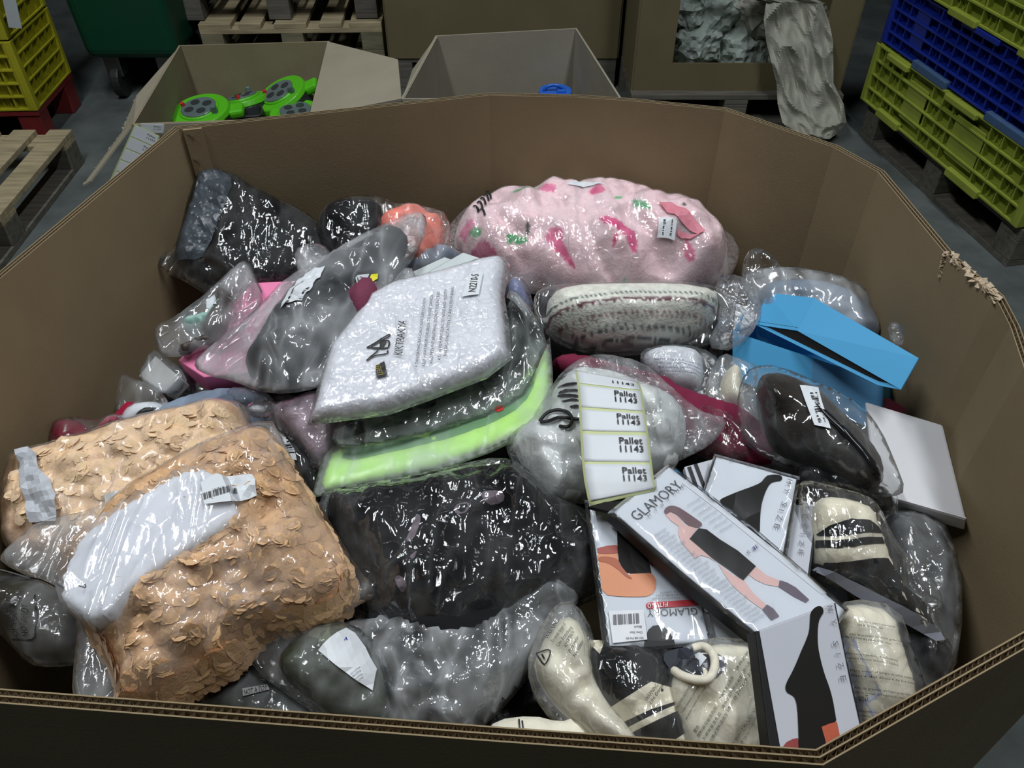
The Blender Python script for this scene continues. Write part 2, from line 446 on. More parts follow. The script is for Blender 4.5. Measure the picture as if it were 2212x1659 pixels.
card_a = mat('cardboard_olive', (.27, .225, .14), .9, .08, 9, .0003, 300)
card_b = mat('cardboard_pale', (.36, .32, .235), .9, .06, 9, .0003, 300)
card_c = mat('cardboard_brown', (.17, .138, .07), .9, .08, 5, .0003, 300)
def thick_quad(pts, th, name, m, parent):
    """a stiff sheet through four 3-D corners"""
    P = [np.array(p, float) for p in pts]; nn = np.cross(P[1]-P[0], P[2]-P[0]); nn /= np.linalg.norm(nn)
    return MB().hexa([p-nn*th/2 for p in P], [p+nn*th/2 for p in P]).build(name, m, parent)
# box A (left): reels inside
zA = .53
A_bl, A_br, A_fl = px(389, 99, zA), px(708, 90, zA), px(290, 266, zA)
A_fr = A_fl+(A_br-A_bl)*1.0
bxA = open_box('cardboard_box', 'low open cardboard box holding green cable reels, behind bin at left', 'cardboard box', [A_fl, A_fr, A_br, A_bl], [zA, zA, zA, zA], .0, card_a)
# flap folded out at its right, and the long torn flap on its left
zf = .50
thick_quad([A_br+np.array([0, 0, -.002]), A_br+(A_fr-A_br)*1.0, px(868, 215, .60), px(860, 130, .60)], .006, 'flap', card_b, bxA)
LF = [A_bl+np.array([-.002, 0, 0]), px(296, 190, .50), px(270, 268, .47), px(184, 392, .40), px(180, 402, .39), px(286, 268, .52)]
thick_quad([A_bl, px(296, 205, .50), px(262, 290, .45), A_fl], .005, 'flap', card_b, bxA)
thick_quad([A_fl, px(262, 290, .45), px(180, 402, .36), px(196, 392, .375)], .005, 'flap', card_b, bxA)
fr = MB(); rs = random.Random(2)
for q in range(34):
    s_ = rs.random(); a = px(293, 212, .495) if s_ < .3 else px(262, 290, .45); b = px(262, 290, .45) if s_ < .3 else px(180, 402, .36)
    fr.box(a+(b-a)*((s_/.3) if s_ < .3 else (s_-.3)/.7), (rs.uniform(.004, .014), rs.uniform(.004, .01), .001), euler(rs.uniform(-1, 1), rs.uniform(-1, 1), rs.uniform(0, 3)))
fr.build('torn_edge', card_b, bxA)
# outer face that shows at its near side: the strip of labels hangs on it
white_l = mat('label_paper', (.78, .82, .86), .55, .02); yellow_l = mat('backing_paper', (.62, .68, .36), .5, .03)
ink = mat('black_ink', (.02, .02, .022), .5, 0); ink_g = mat('grey_ink', (.16, .16, .18), .6, .1)
def at_y2(u, v, y):
    d = ray(u, v); return C0+d*(y/d[1])
def strip_labels(e, corners, rows, texts, name='label'):
    """corners: 4 world points (top-left, top-right, bottom-right, bottom-left) of a flat strip; labels stacked downwards with printed words"""
    tl, tr, br, bl = corners; nn = np.cross(tr-tl, bl-tl); nn /= np.linalg.norm(nn)
    if nn.dot(C0-tl) < 0: nn = -nn
    def at(x, y, h): return (tl*(1-x)+tr*x)*(1-y)+(bl*(1-x)+br*x)*y+nn*h
    for r in range(rows):
        y0, y1 = (r+.06)/rows, (r+.94)/rows
        MB().hexa([at(.05, y1, .0004), at(.95, y1, .0004), at(.95, y0, .0004), at(.05, y0, .0004)], [at(.05, y1, .0008), at(.95, y1, .0008), at(.95, y0, .0008), at(.05, y0, .0008)]).build(name, white_l, e)
        for li, tx in enumerate(texts):
            V, Fc = text_mesh(tx); 
            if not len(V): continue
            w = V[:, 0].max(); sx = .30/w; sy = .22/rows
            P = [at(.56+q[0]*sx, y0+(.34+.30*li)*(y1-y0)-q[1]*sy, .0011) for q in V]
            mesh('lettering', P, Fc, ink, e, smooth=False)
nA = np.array([0, -1, 0])
ls = empty('label_strip', A_fl, 'strip of white pallet labels hanging on the left background box', 'labels')
c_ = [at_y2(291, 268, A_fl[1]-.030), at_y2(345, 294, A_fl[1]-.030), at_y2(318, 420, A_fl[1]-.05), at_y2(236, 392, A_fl[1]-.05)]
thick_quad(c_, .0006, 'backing', yellow_l, ls)
strip_labels(ls, c_, 5, ['Pallet', '11101'])
l2 = empty('pallet_label', px(330, 270, zA), 'single white pallet label stuck on rim of left background box', 'label')
c_ = [at_y2(304, 266, A_fl[1]-.022), at_y2(355, 268, A_fl[1]-.022), at_y2(353, 288, A_fl[1]-.022), at_y2(306, 288, A_fl[1]-.022)]
thick_quad(c_, .0006, 'backing', white_l, l2); strip_labels(l2, c_, 1, ['Pallet', '11101'])
thick_quad([A_fl+np.array([0, -.009, 0]), A_fr+np.array([0, -.009, 0]), A_fr+np.array([0, -.012, -.16]), A_fl+np.array([0, -.012, -.16])], .004, 'flap', card_b, bxA)

# cable reels
g_green = mat('bright_green_plastic', (.10, .52, .015), .35, .03); g_grey = mat('grey_plastic', (.12, .16, .16), .25, .1); g_dark = mat('charcoal_plastic', (.035, .04, .043), .4, .05); g_red = mat('red_button_plastic', (.6, .03, .03), .4)
def reel(c, r, R, label, hgt=.07, sticker=False):
    e = empty('cable_reel', c, label, 'cable reel', 'green cable reels')
    T = lambda x, y, z: np.array(c)+R@np.array([x, y, z])
    def disc(z0, z1, r1, r2): return MB().cyl(T(0, 0, z0), r1, z1-z0, 40, R, r2)
    disc(-hgt, -.012, r*.94, r*.96).build('housing', g_dark, e, bevel=.004)
    disc(-.012, .008, r, r*.93).build('rim', g_green, e, bevel=.004)
    disc(.008, .014, r*.66, r*.62).build('collar', g_green, e, bevel=.002)
    pl = disc(.014, .018, r*.58, r*.56).build('socket_plate', g_grey, e, bevel=.002)
    for k in range(4):
        a = k*math.pi/2+.4
        MB().cyl(T(r*.3*math.cos(a), r*.3*math.sin(a), .0175), r*.15, .002, 20, R).build('socket', g_dark, pl)
    MB().cyl(T(-r*.5, r*.2, .014), r*.07, .014, 14, R).build('reset_button', g_red, e)
    MB().box(T(r*.55, -r*.35, .018), (r*.18, r*.2, .03), R).build('winding_knob', g_grey, e, bevel=.004)
    MB().box(T(r*1.12, 0, -.02), (r*.5, r*.6, .03), R).build('handle', g_green, e, bevel=.01)
    if sticker: MB().box(T(r*.05, -r*.955, -.04), (.034, .004, .022), R).build('sticker', white_l, e)
    return e
rz = .40
reel(px(432, 240, rz), .105, euler(.12, -.1, .15), 'green and grey cable reel lying flat at left in the box')
reel(px(505, 232, rz-.02)+np.array([.02, .06, 0]), .09, euler(-.1, .25, 2.0), 'cable reel half hidden behind the flat left one')
reel(px(606, 204, rz+.0), .10, euler(.15, -.38, .1), 'tilted cable reel with white sticker on its dark side', sticker=True)
reel(px(640, 246, rz-.02), .095, euler(.05, .05, -.8), 'cable reel in front of the tilted one by the rim')
reel(px(700, 238, rz-.06)+np.array([.0, .08, 0]), .09, euler(.05, .3, .9), 'cable reel at the right end of the box')
cb = [px(*q, rz-.02) for q in ((510, 225), (545, 222), (565, 235), (560, 250), (530, 252))]
def tube(name, pts, r, m, parent=None, n=8, closed=False):
    pts = [np.array(p, float) for p in pts]; V = []; Fc = []
    k = len(pts)
    for i, p in enumerate(pts):
        d = pts[min(i+1, k-1)]-pts[max(i-1, 0)]; d /= np.linalg.norm(d)+1e-9
        a = np.cross(d, [0, 0, 1.]); 
        if np.linalg.norm(a) < .1: a = np.cross(d, [1., 0, 0])
        a /= np.linalg.norm(a); b = np.cross(d, a); rr_ = r[i] if isinstance(r, (list, tuple)) else r
        V += [p+(a*math.cos(t)+b*math.sin(t))*rr_ for t in [2*math.pi*q/n for q in range(n)]]
        if i: 
            o_ = n*i; Fc += [(o_-n+q, o_-n+(q+1) % n, o_+(q+1) % n, o_+q) for q in range(n)]
    Fc += [tuple(range(n-1, -1, -1)), tuple(range(n*(k-1), n*k))]
    return mesh(name, V, Fc, m, parent)
def spline(pts, k=8):
    P = [np.array(p, float) for p in pts]; out = []
    for i in range(len(P)-1):
        a, b, c, d = P[max(i-1, 0)], P[i], P[i+1], P[min(i+2, len(P)-1)]
        for j in range(k):
            t = j/k; out.append(.5*((2*b)+(-a+c)*t+(2*a-5*b+4*c-d)*t*t+(-a+3*b-3*c+d)*t**3))
    out.append(P[-1]); return out
o = tube('power_cable', spline(cb), .005, mat('black_rubber', (.02, .02, .02), .5)); tag(o, 'black power cable looped between the cable reels', 'cable')

# box B (middle)
zB_ = .60
B_bl, B_br, B_fr, B_fl = px(944, 78, zB_), px(1243, 62, zB_), px(1338, 212, zB_), px(882, 165, zB_)
B_fl = np.array([B_fl[0]-.0, B_fr[1], zB_])
bxB = open_box('cardboard_box', 'open empty-looking cardboard box behind the bin, in the middle', 'cardboard box', [B_fl, B_fr, B_br, B_bl], zB_, .0, mat('cardboard_grey', (.34, .31, .24), .9, .06, 9, .0003, 300))
thick_quad([B_bl+np.array([0, -.003, 0]), B_fl+np.array([0, 0, -.002]), px(868, 250, .50), px(893, 150, .56)], .005, 'flap', card_b, bxB)
blue_p = mat('blue_plastic', (.02, .14, .62), .35, .03)
bo = empty('blue_bucket_lid', px(1200, 203, .42), 'bright blue plastic container poking up inside the middle box', 'container')
cB = px(1200, 206, .42)
MB().cyl(cB+np.array([0, .02, -.3]), .05, .3, 28).build('body', blue_p, bo, bevel=.004)
MB().cyl(cB+np.array([0, .02, -.002]), .058, .012, 28).build('lid', blue_p, bo, bevel=.003)
tube('handle', [cB+np.array([.035*math.cos(t)-.005, .015, .008+.022*math.sin(t)]) for t in np.linspace(0, math.pi, 12)], .006, blue_p, bo)
MB().box(cB+np.array([.02, .02, .012]), (.03, .05, .012)).build('clip', blue_p, bo, bevel=.003)

# box C: tall plain box at the back
yC = 3.78
def at_y(u, v, y):
    d = ray(u, v); return C0+d*(y/d[1])
cl, cr = at_y(840, 100, yC), at_y(1333, 100, yC+.02)
zc = 1.3
e = empty('tall_cardboard_box', ((cl[0]+cr[0])/2, yC+.4, .144), 'tall plain brown pallet box standing behind the middle box', 'cardboard box')
x0, x1 = cl[0], cr[0]
for (a, b) in (((x0, yC), (x1, yC)), ((x1, yC), (x1, yC+.8)), ((x1, yC+.8), (x0, yC+.8)), ((x0, yC+.8), (x0, yC))):
    a = np.array(a); b = np.array(b); q = np.array([(b-a)[1], -(b-a)[0]]); q = q/np.linalg.norm(q)*.008
    MB().hexa([(*(a+q), .144), (*(b+q), .144), (*b, .144), (*a, .144)], [(*(a+q), zc), (*(b+q), zc), (*b, zc), (*a, zc)]).build('panel', card_c, e)
MB().box(((x0+x1)/2, yC+.4, .15), (x1-x0, .8, .01)).build('base', card_c, e)
pallet(((x0+x1)/2, yC+.4), 0, x1-x0, .8, 'wooden pallet under the tall plain brown box', wood_d, nb=5)

# box D: pallet box with a cut-out window full of crumpled paper
yD = 3.42
D0, D1 = at_y(1374, 120, yD), at_y(1832, 120, yD)
xd0, xd1 = D0[0], D1[0]
wl, wr, wb = at_y(1457, 100, yD)[0], at_y(1783, 60, yD)[0], at_y(1550, 136, yD)[2]
ztD = 1.45
e = empty('cutout_cardboard_box', ((xd0+xd1)/2, yD+.4, .144), 'big pallet box with a cut-out window full of crumpled paper', 'cardboard box')
MB().box(((xd0+wl)/2, yD, (.144+ztD)/2), (wl-xd0, .008, ztD-.144)).build('panel', card_c, e)
MB().box(((xd1+wr)/2, yD, (.144+ztD)/2), (xd1-wr, .008, ztD-.144)).build('panel', card_c, e)
MB().box(((wl+wr)/2, yD, (.144+wb)/2), (wr-wl, .008, wb-.144)).build('panel', card_c, e)
MB().box(((wl+wr)/2, yD, ztD-.04), (wr-wl, .008, .08)).build('panel', card_c, e)
for x in (xd0-.004, xd1+.004): MB().box((x, yD+.4, (.144+ztD)/2), (.008, .8, ztD-.144)).build('panel', card_c, e)
MB().box(((xd0+xd1)/2, yD+.8, (.144+ztD)/2), (xd1-xd0, .008, ztD-.144)).build('panel', card_c, e)
MB().box(((xd0+xd1)/2, yD+.4, .15), (xd1-xd0-.02, .78, .01)).build('base', card_c, e)
pallet(((xd0+xd1)/2, yD+.38), 0, xd1-xd0+.02, .86, 'wooden pallet under the box of crumpled paper', wood_d, wood_d, nb=5)
paper = mat('grey_packing_paper', (.36, .42, .38), .8, .1, 20, .001, 60); paper_b = mat('kraft_packing_paper', (.37, .37, .31), .7, .08, 12, .001, 40)
def crumple(name, label, c, r, m, seed, fl=1.0, k=1.15, amp=.55, group='crumpled packing paper'):
    bm = bmesh.new(); bmesh.ops.create_icosphere(bm, subdivisions=4, radius=1)
    V = np.array([v.co[:] for v in bm.verts]); Fc = [tuple(v.index for v in f.verts) for f in bm.faces]; bm.free()
    a = ridge(V[:, 0]*k+seed, V[:, 1]*k+V[:, 2]*k*.7+seed*2, 3); b = ridge(V[:, 2]*k-seed, V[:, 0]*k-V[:, 1]*k+seed, 2)
    s = (.62+amp*a*.7+amp*b*.5)
    P = V*s[:, None]*np.array([r, r, r*fl])+np.array(c)
    o = mesh(name, P, Fc, m, None, smooth=False); return tag(o, label, 'paper', group)
spots = [(1505, 90, .12, paper, 'grey-green crumpled paper ball filling left of the window'), (1600, 100, .13, paper, 'large crumpled grey paper in the middle of the window'), (1545, 30, .12, paper, 'crumpled paper sheet high in the window, centre left'),
         (1480, 20, .09, paper, 'pale crumpled paper at the top left of the window'), (1640, 25, .12, paper_b, 'brownish crumpled paper behind the hanging sheet'), (1735, 30, .10, paper_b, 'dark crumpled paper at the right side of window'), (1760, 85, .09, paper_b, 'small crumpled paper low at the right of window')]
for i, (u, v, r, m, lb) in enumerate(spots):
    c = at_y(u, v, yD+.20+.03*(i % 3)); crumple('crumpled_paper', lb, c, r, m, 3.1*i+1, .9)
pb = MB().box(((xd0+xd1)/2, yD+.42, (.156+wb-.12)/2), (xd1-xd0-.1, .68, wb-.12-.156)).build('packing_filler', paper_b, None); tag(pb, 'mass of brown packing paper in the box below the window', 'paper')
# long kraft sheet hanging out of the window
xs = [(1500, 1700), (1655, 1775), (1650, 1790), (1655, 1800), (1665, 1800), (1678, 1800), (1680, 1822), (1690, 1828), (1715, 1805), (1770, 1790)]
ys = [-25, 5, 45, 90, 130, 180, 225, 265, 290, 302]
yo = [yD+.10, yD-.01, yD-.03, yD-.06, yD-.09, yD-.12, yD-.16, yD-.20, yD-.24, yD-.27]
g = 34; rows = []
for i in range(len(ys)-1):
    for k in range(8):
        t = k/8; u0 = xs[i][0]*(1-t)+xs[i+1][0]*t; u1 = xs[i][1]*(1-t)+xs[i+1][1]*t; v = ys[i]*(1-t)+ys[i+1]*t; y = yo[i]*(1-t)+yo[i+1]*t
        rows.append([(u0+(u1-u0)*q/g, v, y) for q in range(g+1)])
V = []
for i, rw in enumerate(rows):
    for q, (u, v, y) in enumerate(rw):
        a, b = q/g*2.2, i/len(rows)*5
        q_ = abs(float(pn(np.array([a*.9+b*.25+3.2]), np.array([b*.5-a*.35]))[0]))+.35*abs(float(pn(np.array([a*2.1-b*.4]), np.array([b*1.1+a*.6+7]))[0]))+.05*abs(float(pn(np.array([a*5.1-b*.4]), np.array([b*3.1+a*.6+7]))[0]))
        V.append(at_y(u, v, y+.10*q_-.03))
Fc = [(i*(g+1)+q, i*(g+1)+q+1, (i+1)*(g+1)+q+1, (i+1)*(g+1)+q) for i in range(len(rows)-1) for q in range(g)]
o = mesh('hanging_paper', V, Fc, paper_b, None, smooth=False); tag(o, 'long sheet of kraft packing paper hanging out of the window', 'paper', None)
sd = o.modifiers.new('solid', 'SOLIDIFY'); sd.thickness = .001

# green wheeled bin
gm = mat('dark_green_plastic', (.002, .060, .030), .45, .05)
yG = 3.62; gl_, gr_ = at_y(200, 172, yG), at_y(398, 172, yG); zg = .19
e = empty('wheeled_bin', ((gl_[0]+gr_[0])/2, yG+.3, 0), 'dark green plastic wheeled waste container at the back', 'waste container')
cx_, w_ = (gl_[0]+gr_[0])/2, gr_[0]-gl_[0]
MB().hexa([(cx_-w_/2, yG, zg), (cx_+w_/2, yG, zg), (cx_+w_/2, yG+.6, zg), (cx_-w_/2, yG+.6, zg)], [(cx_-w_/2-.03, yG-.03, 1.15), (cx_+w_/2+.03, yG-.03, 1.15), (cx_+w_/2+.03, yG+.63, 1.15), (cx_-w_/2-.03, yG+.63, 1.15)]).build('body', gm, e, bevel=.05, seg=4)
MB().box((cx_, yG+.3, 1.17), (w_+.12, .74, .05)).build('lid', gm, e, bevel=.015)
blk = mat('black_rubber', (.02, .02, .02), .5)
for sx in (-1, 1):
    for sy in (.08, .52):
        c = (cx_+sx*(w_/2-.09), yG+sy, .075)
        wheel = MB().cyl(np.array(c)-np.array([.02, 0, 0]), .075, .04, 24, euler(0, math.pi/2, 0)).build('caster', blk, e, bevel=.006)
        MB().box((c[0], c[1], .15), (.07, .07, .10)).build('fork', mat('steel', (.25, .25, .25), .4, .05, metal=1), wheel, bevel=.004)

# --- ribbed plastic crates
yel = mat('yellow_plastic', (.42, .40, .020), .45, .12, 8); yel2 = mat('lime_yellow_plastic', (.31, .37, .05), .45, .14, 7); blu = mat('deep_blue_plastic', (.008, .028, .30), .42, .08, 8); blu_l = mat('faded_blue_plastic', (.06, .12, .24), .5, .1)
def crate(label, P0, ang, L, Wd, H, z0, m, nx, ny, rows, group, name='plastic_crate', pads=(), tabs=()):
    """box of ribbed walls; local x along the long visible face, outward normal is local -y"""
    e = empty(name, (P0[0], P0[1], z0), label, 'crate', group); R = rotz(ang)
    T = lambda x, y, z: np.array([P0[0], P0[1], z0])+R@np.array([x, y, z])
    def wall(o2, ang2, LL, cols, pads=(), tabs=()):
        R2 = R@rotz(ang2); T2 = lambda x, y, z: T(*o2)+R2@np.array([x, y, z])
        wl_ = MB().box(T2(LL/2, .030, H/2), (LL, .006, H), R2).build('wall', m, e)
        for k in range(rows+1):
            z = .006+(H-.012)*k/rows
            MB().box(T2(LL/2, .013, z), (LL, .030, .006), R2).build('rib', m, wl_)
        for k in range(cols+1):
            x = .004+(LL-.008)*k/cols
            if any(a*LL < x < b*LL for a, b in pads): continue
            MB().box(T2(x, .015, H/2), (.006, .026, H), R2).build('rib', m, wl_)
        fine = MB()
        for k in range(cols):
            for r in range(rows):
                xc = .004+(LL-.008)*(k+.5)/cols
                if any(a*LL < xc < b*LL for a, b in pads): continue
                if (k+r) % 2: continue
                for s in (-.18, .18):
                    fine.box(T2(xc+s*LL/cols, .022, .006+(H-.012)*(r+.5)/rows), (.004, .014, H/rows), R2)
        if fine.v: fine.build('fine_ribs', m, wl_)['kind'] = 'stuff'
        for a, b in pads: MB().box(T2(LL*(a+b)/2, .006, H*.5), (LL*(b-a), .006, H*.62), R2).build('plate', m, wl_, bevel=.002)
        for (a, b, zz, th, mm_) in tabs: MB().box(T2(LL*(a+b)/2, -.002, zz*H), (LL*(b-a), .026, th), R2).build('lug', mm_ or m, wl_, bevel=.004)
        return wl_
    wall((0, 0, 0), 0, L, nx, pads, tabs)
    wall((L, 0, 0), math.pi/2, Wd, ny)
    wall((L, Wd, 0), math.pi, L, max(2, nx//3))
    wall((0, Wd, 0), -math.pi/2, Wd, ny)
    MB().box(T(L/2, Wd/2, .006), (L-.04, Wd-.04, .012), R).build('floor_panel', m, e)
    for x in (0, L):
        for y in (0, Wd): MB().box(T(x*(1-.0)+(.012 if x == 0 else -.012), y+(.012 if y == 0 else -.012), H/2), (.03, .03, H), R).build('corner_post', m, e, bevel=.004)
    return e
# left stack: front face looks to the viewer (-y), right face (+x)
ang = math.radians(3); X0, Y0 = -1.95, 3.2
o0 = np.array([X0, Y0])-np.array([math.cos(ang), math.sin(ang)])*.6
for k, lb in enumerate(('yellow ribbed crate at the bottom of the left stack', 'yellow ribbed crate second from the floor in left stack', 'yellow ribbed crate topmost in the left stack')):
    crate(lb, o0, ang, .6, .4, .28, .15+.285*k, yel, 8, 5, 4 if k else 5, 'yellow crates in the left stack')
e = empty('red_pallet', (o0[0]+.3, o0[1]+.2, 0), 'dark red plastic pallet under the left yellow crates', 'pallet'); R = rotz(ang)
for x in (.05, .3, .55):
    for y in (.05, .35): MB().box(np.array([o0[0], o0[1], .065])+R@np.array([x, y, 0]), (.09, .09, .13), R).build('foot', wood_red, e, bevel=.004)
MB().box(np.array([o0[0], o0[1], .139])+R@np.array([.3, .2, 0]), (.6, .4, .018), R).build('deck', wood_red, e)
tg = MB().box(at_y(27, 30, 3.19), (.045, .004, .10), euler(-.1, .15, .2)).build('paper_tag', mat('grey_label', (.42, .46, .47), .6, .05)); tag(tg, 'greyish paper tag hanging on the corner of left crates', 'label')
# right stack: long face looks to -x
Pn, Pf = np.array([1.665, 2.31]), np.array([1.47, 3.32]); dv = Pn-Pf; LL = np.linalg.norm(dv); angr = math.atan2(dv[1], dv[0])
tabsY = ((.14, .29, .04, .030, None), (.62, .80, .02, .030, None), (.10, .24, .93, .022, None), (.48, .66, .95, .022, None), (.93, 1.0, .9, .03, None))
crate('lime yellow folded pallet crate at the bottom of right stack', Pf, angr, LL, .8, .235, .15, yel2, 15, 8, 4, 'folded crates in the right stack', pads=((.26, .38), (.56, .72)), tabs=tabsY)
tabsB = ((.24, .45, .02, .03, blu_l), (.68, .90, .02, .03, blu_l), (.42, .62, .97, .02, None))
cb_ = crate('deep blue folded pallet crate in the middle of right stack', Pf+np.array([.012, 0]), angr, LL, .79, .225, .39, blu, 17, 8, 5, 'folded crates in the right stack', pads=((.16, .24), (.80, .90)), tabs=tabsB)
crate('lime yellow folded pallet crate on top of right stack', Pf, angr, LL, .8, .225, .62, yel2, 12, 8, 4, 'folded crates in the right stack', tabs=((.35, .5, .02, .025, None), (.72, .85, .02, .025, None)))
pallet(((Pf+Pn)/2)+np.array([.42, .06]), angr, LL-.02, .8, 'dark wooden pallet under the right crate stack', wood_d, wood_d, nb=5)
# faint white print on the blue crate
for tx, dz, sc in (('DX@', 0, .022),):
    V, Fc = text_mesh(tx); c = at_y(2163, 154, 2.46); 
    u_ = dv/LL; cc = np.array([*(Pf+u_*LL*.845), .515+dz]); nn = np.array([u_[1], -u_[0], 0])
    mesh('lettering', [cc+np.array([*u_, 0])*(q[0]*sc-.03)+np.array([0, 0, q[1]*sc])+nn*-(-.0045)*(1) for q in V], Fc, white_l, cb_, smooth=False) if len(V) else None
# ================================================================ the heap: helpers for soft and flat things inside the bin
INS = offset_ring(RIM, -.003)
def clamp(V):
    """what would poke through the bin's wall is pressed flat against it"""
    V = np.array(V, float); xy = V[:, :2]; out = ~pip(xy, INS)
    if out.any():
        q = xy[out]; best = np.full(len(q), 1e9); res = q.copy()
        for i in range(len(INS)):
            a = INS[i]; b = INS[(i+1) % len(INS)]; ab = b-a; t = np.clip(((q-a)@ab)/ab.dot(ab), 0, 1); p = a+t[:, None]*ab
            d = ((q-p)**2).sum(1); m_ = d < best; best[m_] = d[m_]; res[m_] = p[m_]
        V[out, :2] = res
    return V
def PL(u0, v0, u1, v1, wl_, wr_, wb_): return P3((u0, v0, wl_), (u1, v0, wr_), ((u0+u1)/2, v1, wb_))
def cr(ox, oy, s, pts): return [(ox+x/s, oy+y/s) for x, y in pts]
def prof(d, R): return np.sqrt(np.clip(1-(1-np.clip(d/R, 0, 1))**2, 0, 1))
_seed = [1]
class Item:
    def __init__(s, name, label, cat, plane, at, group=None):
        s.pl = plane; c = plane.world([plane.hit(*at)], 0)[0]
        s.e = empty(name, c, label, cat, group); s.H = lambda st: np.zeros(len(st)); s.T = 0
        _seed[0] += 1; s.sd = _seed[0]*3.7
    def wr(s, st, spec, d):
        h = np.zeros(len(st)); off = s.sd
        for kind, amp, sc, ang, stx in spec:
            ca, sa = math.cos(ang), math.sin(ang); x = (st[:, 0]*ca+st[:, 1]*sa)*sc; y = (-st[:, 0]*sa+st[:, 1]*ca)*sc*stx
            if kind == 'f': h += amp*fbm(x+off, y-off)
            elif kind == 'r': h += amp*(ridge(x+off+.3*pn(x*.7, y*.7), y-off, 3)-.55)*1.6
            elif kind == 'c':
                q = np.abs(pn(x+off, y-off))+.5*np.abs(pn(x*2.1+off, y*2.1+3)); h += amp*(.45-q)*1.8
            elif kind == 'v': h -= amp*(ridge(x+off+.3*pn(x*.7, y*.7), y-off, 2)-.5)*1.6
        return h*np.clip(d/.02, 0, 1)
    def cushion(s, name, outline, T, R, m, B=None, wr=(), step=.006, paint=None, base=None, over=0, sm=1, off=None, hold=True, parent=None, colorfn=None, z0=0.0, label=None, pre=0.0, auto=True):
        pl = s.pl; P = pl.poly(outline, pre)
        if auto and T >= .019 and name in ('garment', 'hat', 'upper'):
            q_ = s.sd*1.7 % 3.1; a_ = min(1, T/.035); wr = tuple(wr)+(('c', .0080*a_, 14, q_, .45), ('v', .0045*a_, 28, q_+.7, .5), ('c', .0018, 60, q_+.3, .6))
        P = smooth_poly(P, sm) if sm else P
        vo, fo, bd = fill(P, step); poly = resample(P, step*2)
        def H(st, T=T, R=R, poly=poly, wr=wr, base=base):
            st = np.atleast_2d(np.asarray(st, float)); ins = pip(st, poly); d = dist(st, poly)*ins
            h = prof(d, R)*T+s.wr(st, wr, d)
            if base is not None: h = np.maximum(h, base(st)+over*np.clip(d/.01, 0, 1))
            return np.where(ins, np.maximum(h, -.004), -.0)+z0*np.clip(d/.01, 0, 1)
        d = dist(vo, poly); bset = set(a for e_ in bd for a in e_)
        h = H(vo)
        for b_ in bset: h[b_] = 0
        top = pl.world(vo, h); B = T*.6 if B is None else B
        inner = [i for i in range(len(vo)) if i not in bset]; idx = {i: len(vo)+k for k, i in enumerate(inner)}
        bot = pl.world(vo[inner], -prof(d[inner], R)*B-.0005) if inner else np.zeros((0, 3))
        V = clamp(np.vstack([top, bot])); Fc = list(fo)+[tuple(idx.get(i, i) for i in f[::-1]) for f in fo]
        col = None
        if paint is not None or colorfn is not None:
            basec, shapes = paint if paint is not None else ((.5, .5, .5), [])
            col = np.tile(np.array(basec, float), (len(vo), 1))
            if colorfn: col = colorfn(vo, col, h)
            for poly_px, c in shapes:
                q = pl.poly(poly_px, T*.8); q = smooth_poly(q, 1); mi = pip(vo, q); col[mi] = c
            col = np.vstack([col, col[inner]]) if inner else col
        o = mesh(name, V, Fc, m, parent or s.e, True, col)
        if label: o['label'] = label
        if hold: s.H = H; s.T = T
        return o
    def slab(s, name, quad, D, m, bevel=.0012, parent=None, off=0.0, label=None):
        st = s.pl.poly(quad, off); k = len(st)
        a = sum(st[i][0]*st[(i+1) % k][1]-st[(i+1) % k][0]*st[i][1] for i in range(k))
        if a < 0: st = st[::-1]
        t = s.pl.world(st, off); b = s.pl.world(st, off-D); V = clamp(np.vstack([b, t]))
        Fc = [tuple(range(k-1, -1, -1)), tuple(range(k, 2*k))]+[(i, (i+1) % k, k+(i+1) % k, k+i) for i in range(k)]
        o = mesh(name, V, Fc, m, parent or s.e, False)
        if bevel: q = o.modifiers.new('bevel', 'BEVEL'); q.width = bevel; q.segments = 2; q.limit_method = 'ANGLE'
        s.T = off; 
        if label: o['label'] = label
        return o
    def local(s, pts):
        """pixels to local coordinates on the item's upper surface (a few refinements for its height)"""
        out = []
        for p in pts:
            if not s.T: out.append(s.pl.hit(p[0], p[1], s.lift)); continue
            hs = np.linspace(s.T+.10, -.01, 140); q = np.array([s.pl.hit(p[0], p[1], h) for h in hs]); ok = np.nonzero(s.H(q)+s.lift >= hs)[0]
            out.append(q[ok[0]] if len(ok) else q[-1])
        return np.array(out)
    lift = 0.0
    def lay(s, name, st, Fc, m, off=.0007, parent=None):
        st = np.asarray(st)
        return mesh(name, clamp(s.pl.world(st, s.H(st)+s.lift+off)), Fc, m, parent or s.e, False)
    def decal(s, name, pts, m, off=.0010, step=.012, parent=None, sm=0, label=None):
        P = s.local(pts); P = smooth_poly(P, sm) if sm else P
        vo, fo, bd = fill(P, step); o = s.lay(name, vo, fo, m, off, parent)
        if label: o['label'] = label
        return o
    def card(s, name, pts, th, m, parent=None, label=None, step=.006):
        """a paper label: follows the surface, with real thickness"""
        o = s.decal(name, pts, m, .0024, step, parent, label=label); q = o.modifiers.new('solid', 'SOLIDIFY'); q.thickness = th; q.offset = 1; return o
    def text(s, tx, a, b, up, m, off=.0034, parent=None, name='lettering', thin=0.0):
        V, Fc = text_mesh(tx, thin=thin)
        if off >= .0018: off = .0034
        if not len(V): return
        A, Bq, U = s.local([a, b, up]); w = V[:, 0].max()
        if tx == 'I': V = V+[.22, 0]; w = .55
        hmax = max(V[:, 1].max(), .5)
        st = A+np.outer(V[:, 0]/w, Bq-A)+np.outer(V[:, 1]/hmax, U-A)
        return s.lay(name, st, Fc, m, off, parent)
